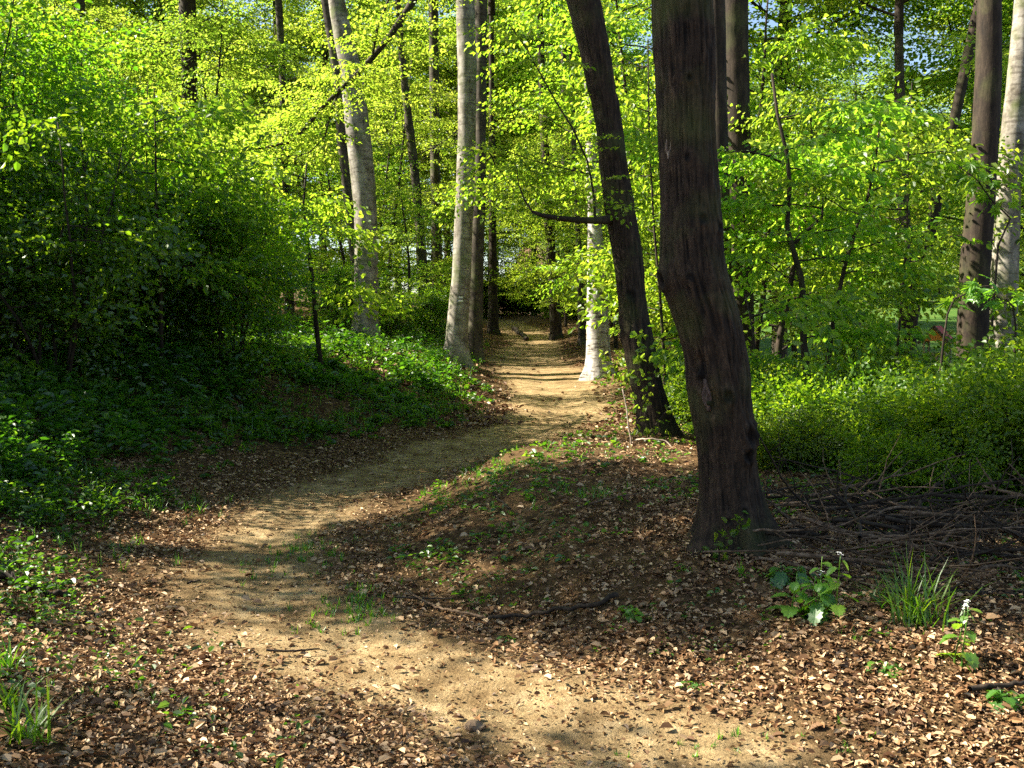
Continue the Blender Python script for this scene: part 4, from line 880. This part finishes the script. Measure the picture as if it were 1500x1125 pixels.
# bare bramble stems at the foot of the leaning trunk
for k, (pts, lab) in enumerate([([(930, 690, 9.9), (924, 650, 9.8), (920, 610, 9.8), (912, 570, 9.9)], 'pale bare stem rising beside the foot of the leaning trunk'), ([(930, 645, 9.8), (950, 642, 9.7), (975, 645, 9.7), (990, 662, 9.6)], 'pale bare stem arching across the foot of the leaning trunk'),
        ([(1112, 650, 9.0), (1125, 648, 9.0), (1134, 660, 9.), (1140, 672, 9.)], 'pale bare stem hooked over just behind the massive trunk')]):
    stick('bare_stem', lab, pts, .010, .006, M_PALEWOOD, None, 1, cat='stem')
# stone on the path
def stone(px, py, label, r, seed):
    p = ground_at(px, py); rs = np.random.default_rng(seed); u, v = np.meshgrid(np.linspace(0, 2*math.pi, 18, endpoint=False), np.linspace(.02, math.pi-.02, 10)); q = np.stack([np.cos(u)*np.sin(v), np.sin(u)*np.sin(v), np.cos(v)], -1).reshape(-1, 3)
    q = q*(1+.28*noise3(q*1.6+seed)[:, None]+.12*noise3(q*4+seed)[:, None])*[1.15, .9, .75]*np.array(r); i = np.arange(9)[:, None]*18; j = np.arange(18)[None]; kk = (j+1) % 18
    o = mesh_obj('stone', q, np.stack([i+j, i+18+j, i+18+kk, i+kk], -1).reshape(-1, 4), None, M_STONE, False); o.location = (p[0], p[1], gz(p[0], p[1])+r*.3); tag(o, label, 'stone')
stone(695, 1070, 'brown angular stone lying in the litter at the lower path edge', .035, 1)
stone(432, 923, 'small dark pebble on the bright bare dirt', .012, 2)
stone(785, 985, 'reddish brown lump in the litter beside the dirt', .022, 3)

# ------------------------------------------------------------------ meadow: play tower, posts, second hut
M_RED = plain('red roof boards', (.30, .022, .03), .3, 6); M_ORANGE = plain('orange stained boards', (.50, .17, .03), .25, 8); M_BLUE = plain('blue slide plastic', (.16, .42, .55), .1, 3, .35)
M_POST = plain('weathered post wood', (.22, .17, .11), .4, 10); M_DARKB = plain('dark barge boards', (.05, .03, .02), .3)
def play_tower(cx_, cyy, rz, s):
    zg = gz(cx_, cyy); t = thing('play_tower', 'small wooden play tower with red gabled roof and orange gable, far off on the meadow', 'play tower', (cx_, cyy, zg), rz, None, s)
    for sx in (-1, 1):
        for sy in (-1, 1):
            g = Geo(); g.box((sx*.62, sy*.62, 1.25), (.12, .12, 2.5)); g.build('post', M_POST, t)
    g = Geo(); g.box((0, 0, 1.2), (1.36, 1.36, .08)); g.build('platform', M_POST, t)
    g = Geo()
    for a in (0, 1, 2, 3):
        for k in range(6):
            u = -.5+k*.2
            g.box(*(((u, .60*(1 if a == 0 else -1), 1.5), (.15, .03, .5)) if a < 2 else ((.60*(1 if a == 2 else -1), u, 1.5), (.03, .15, .5))))
    g.build('railing', M_POST, t)
    h0, hp, w = 2.45, 3.35, .95
    for sy in (-1, 1):
        g = Geo(); V = np.array([(-w+.12, sy*.66, h0), (w-.12, sy*.66, h0), (0, sy*.66, hp-.1), (-w+.12, sy*.69, h0), (w-.12, sy*.69, h0), (0, sy*.69, hp-.1)]); g.add(V, [[0, 1, 4, 3], [1, 2, 5, 4], [2, 0, 3, 5]], [[0, 2, 1], [3, 4, 5]]); g.build('gable', M_ORANGE, t)
    ln = math.hypot(w, hp-h0+.12); an = math.atan2(hp-h0+.12, w)
    for sx in (-1, 1):
        g = Geo(); n = np.array([sx*math.sin(an), 0, math.cos(an)])*.03
        a = np.array([0, 0, hp]); b = np.array([sx*w, 0, h0-.12]); V = np.array([p+q+np.array([0, y_, 0]) for q in (n*0, n) for p in (a, b) for y_ in (-.85, .85)])
        g.add(V, [[0, 1, 3, 2], [4, 6, 7, 5], [0, 2, 6, 4], [1, 5, 7, 3], [0, 4, 5, 1], [2, 3, 7, 6]]); g.build('roof', M_RED, t)
        for sy in (-1, 1):
            g = Geo(); y_ = sy*.87; V = np.array([p+q+np.array([0, yy, 0]) for q in (n*-4, n*1.2) for p in (a+[0, 0, .02], b) for yy in (y_-.02, y_+.02)]); g.add(V, [[0, 1, 3, 2], [4, 6, 7, 5], [0, 2, 6, 4], [1, 5, 7, 3], [0, 4, 5, 1], [2, 3, 7, 6]]); g.build('barge_board', M_DARKB, t)
    g = Geo(); P = np.array([(-.7, -.1, 1.25), (-1.2, -.1, .95), (-1.9, -.1, .45), (-2.4, -.1, .25)])
    V = np.concatenate([[p+[0, -.22, .15], p+[0, -.22, 0], p+[0, .22, 0], p+[0, .22, .15]] for p in P]); V2 = V+[0, 0, -.02]
    q = [[i*4+j, i*4+j+1, i*4+j+5, i*4+j+4] for i in range(3) for j in range(3)]; g.add(V, q); g.add(V2, q); g.build('slide', M_BLUE, t)
p = ray_pt(1370, 500, 52); play_tower(p[0]+.1, 52, -.62, .85)
def kiosk(cx_, cyy, rz):
    zg = gz(cx_, cyy); t = thing('play_hut', 'blue-walled hut with a red roof just showing at the far edge of the meadow', 'hut', (cx_, cyy, zg), rz)
    g = Geo(); g.box((0, 0, .65), (2.2, 1.6, 1.3)); g.build('wall', M_BLUE, t)
    g = Geo(); g.box((0, -.81, .55), (.5, .03, .9)); g.build('door', M_POST, t)
    for sx in (-1, 1):
        g = Geo(); V = np.array([(0, y_, z_) for z_ in (2.1, 2.16) for y_ in (-1, 1)]+[(sx*1.35, y_, z_) for z_ in (1.25, 1.31) for y_ in (-1, 1)]); g.add(V, [[0, 1, 5, 4], [2, 6, 7, 3], [0, 2, 3, 1], [4, 5, 7, 6], [0, 4, 6, 2], [1, 3, 7, 5]]); g.build('roof', M_RED, t)
    for sy in (-1, 1):
        g = Geo(); V = np.array([(-1.1, sy*.78, 1.3), (1.1, sy*.78, 1.3), (0, sy*.78, 2.08), (-1.1, sy*.75, 1.3), (1.1, sy*.75, 1.3), (0, sy*.75, 2.08)]); g.add(V, None, [[0, 1, 2], [3, 5, 4]]); g.build('gable', M_RED, t)
p = ray_pt(1506, 545, 38); kiosk(p[0]+.7, 38, .3)
for px, lab in [(1264, 'weathered fence post at the open end of the meadow fence'), (1279, 'weathered fence post between two others on the meadow'), (1293, 'weathered fence post nearest the forked trunk')]:
    p = ray_pt(px, 520, 46); zg = gz(p[0], 46); o = thing('fence_post', lab.replace('nearest', 'beside'), 'fence post', (p[0], 46, zg), group='fence posts on the meadow'); g = Geo(); g.tube(np.array([(0, 0, -.2), (0, 0, .8), (.01, 0, 1.25)]), [.09, .085, .08], 8); g.build('wood', M_POST, o, True)
# sandy play ground and dry grass on the meadow
M_SAND = plain('pale sand', (.62, .55, .47), .12, 5, .95); M_DRY = plain('dry grass ground', (.36, .30, .13), .35, 8, .95)
def flat(name, lab, cx_, cyy, rx, ry, mat, lift):
    n = 40; a = np.linspace(0, 2*math.pi, n, endpoint=False); V = [(cx_, cyy, 0)]
    for f in (.5, 1.0):
        for t_ in a: q = f*(1+.12*math.sin(3*t_)+.07*math.sin(7*t_)); V.append((cx_+math.cos(t_)*rx*q, cyy+math.sin(t_)*ry*q, 0))
    V = np.array(V); V[:, 2] = ground(V[:, 0], V[:, 1], False)+lift; V[:, 2] = np.maximum(V[:, 2], ground(V[:, 0], V[:, 1])+lift)
    tag(mesh_obj(name, V, [[1+i, 1+n+i, 1+n+(i+1) % n, 1+(i+1) % n] for i in range(n)], [[0, 1+i, 1+(i+1) % n] for i in range(n)], mat, True), lab, None, None, 'structure')
p = ray_pt(1335, 540, 33); flat('sand_ground', 'pale sunlit sand beside the meadow', p[0]+.6, 33, 3.0, 3.6, M_SAND, .05)
p = ray_pt(1280, 510, 50); flat('dry_grass_ground', 'dry yellow grass strip behind the fence posts', p[0], 50, 4.5, 2.6, M_DRY, .06)

# clean up builders' stubs
for o in [o for o in bpy.data.objects if o.name.split('.')[0] == 'tmp']:
    for c in list(o.children): bpy.data.objects.remove(c)
    bpy.data.objects.remove(o)
print('objects', len(bpy.data.objects))
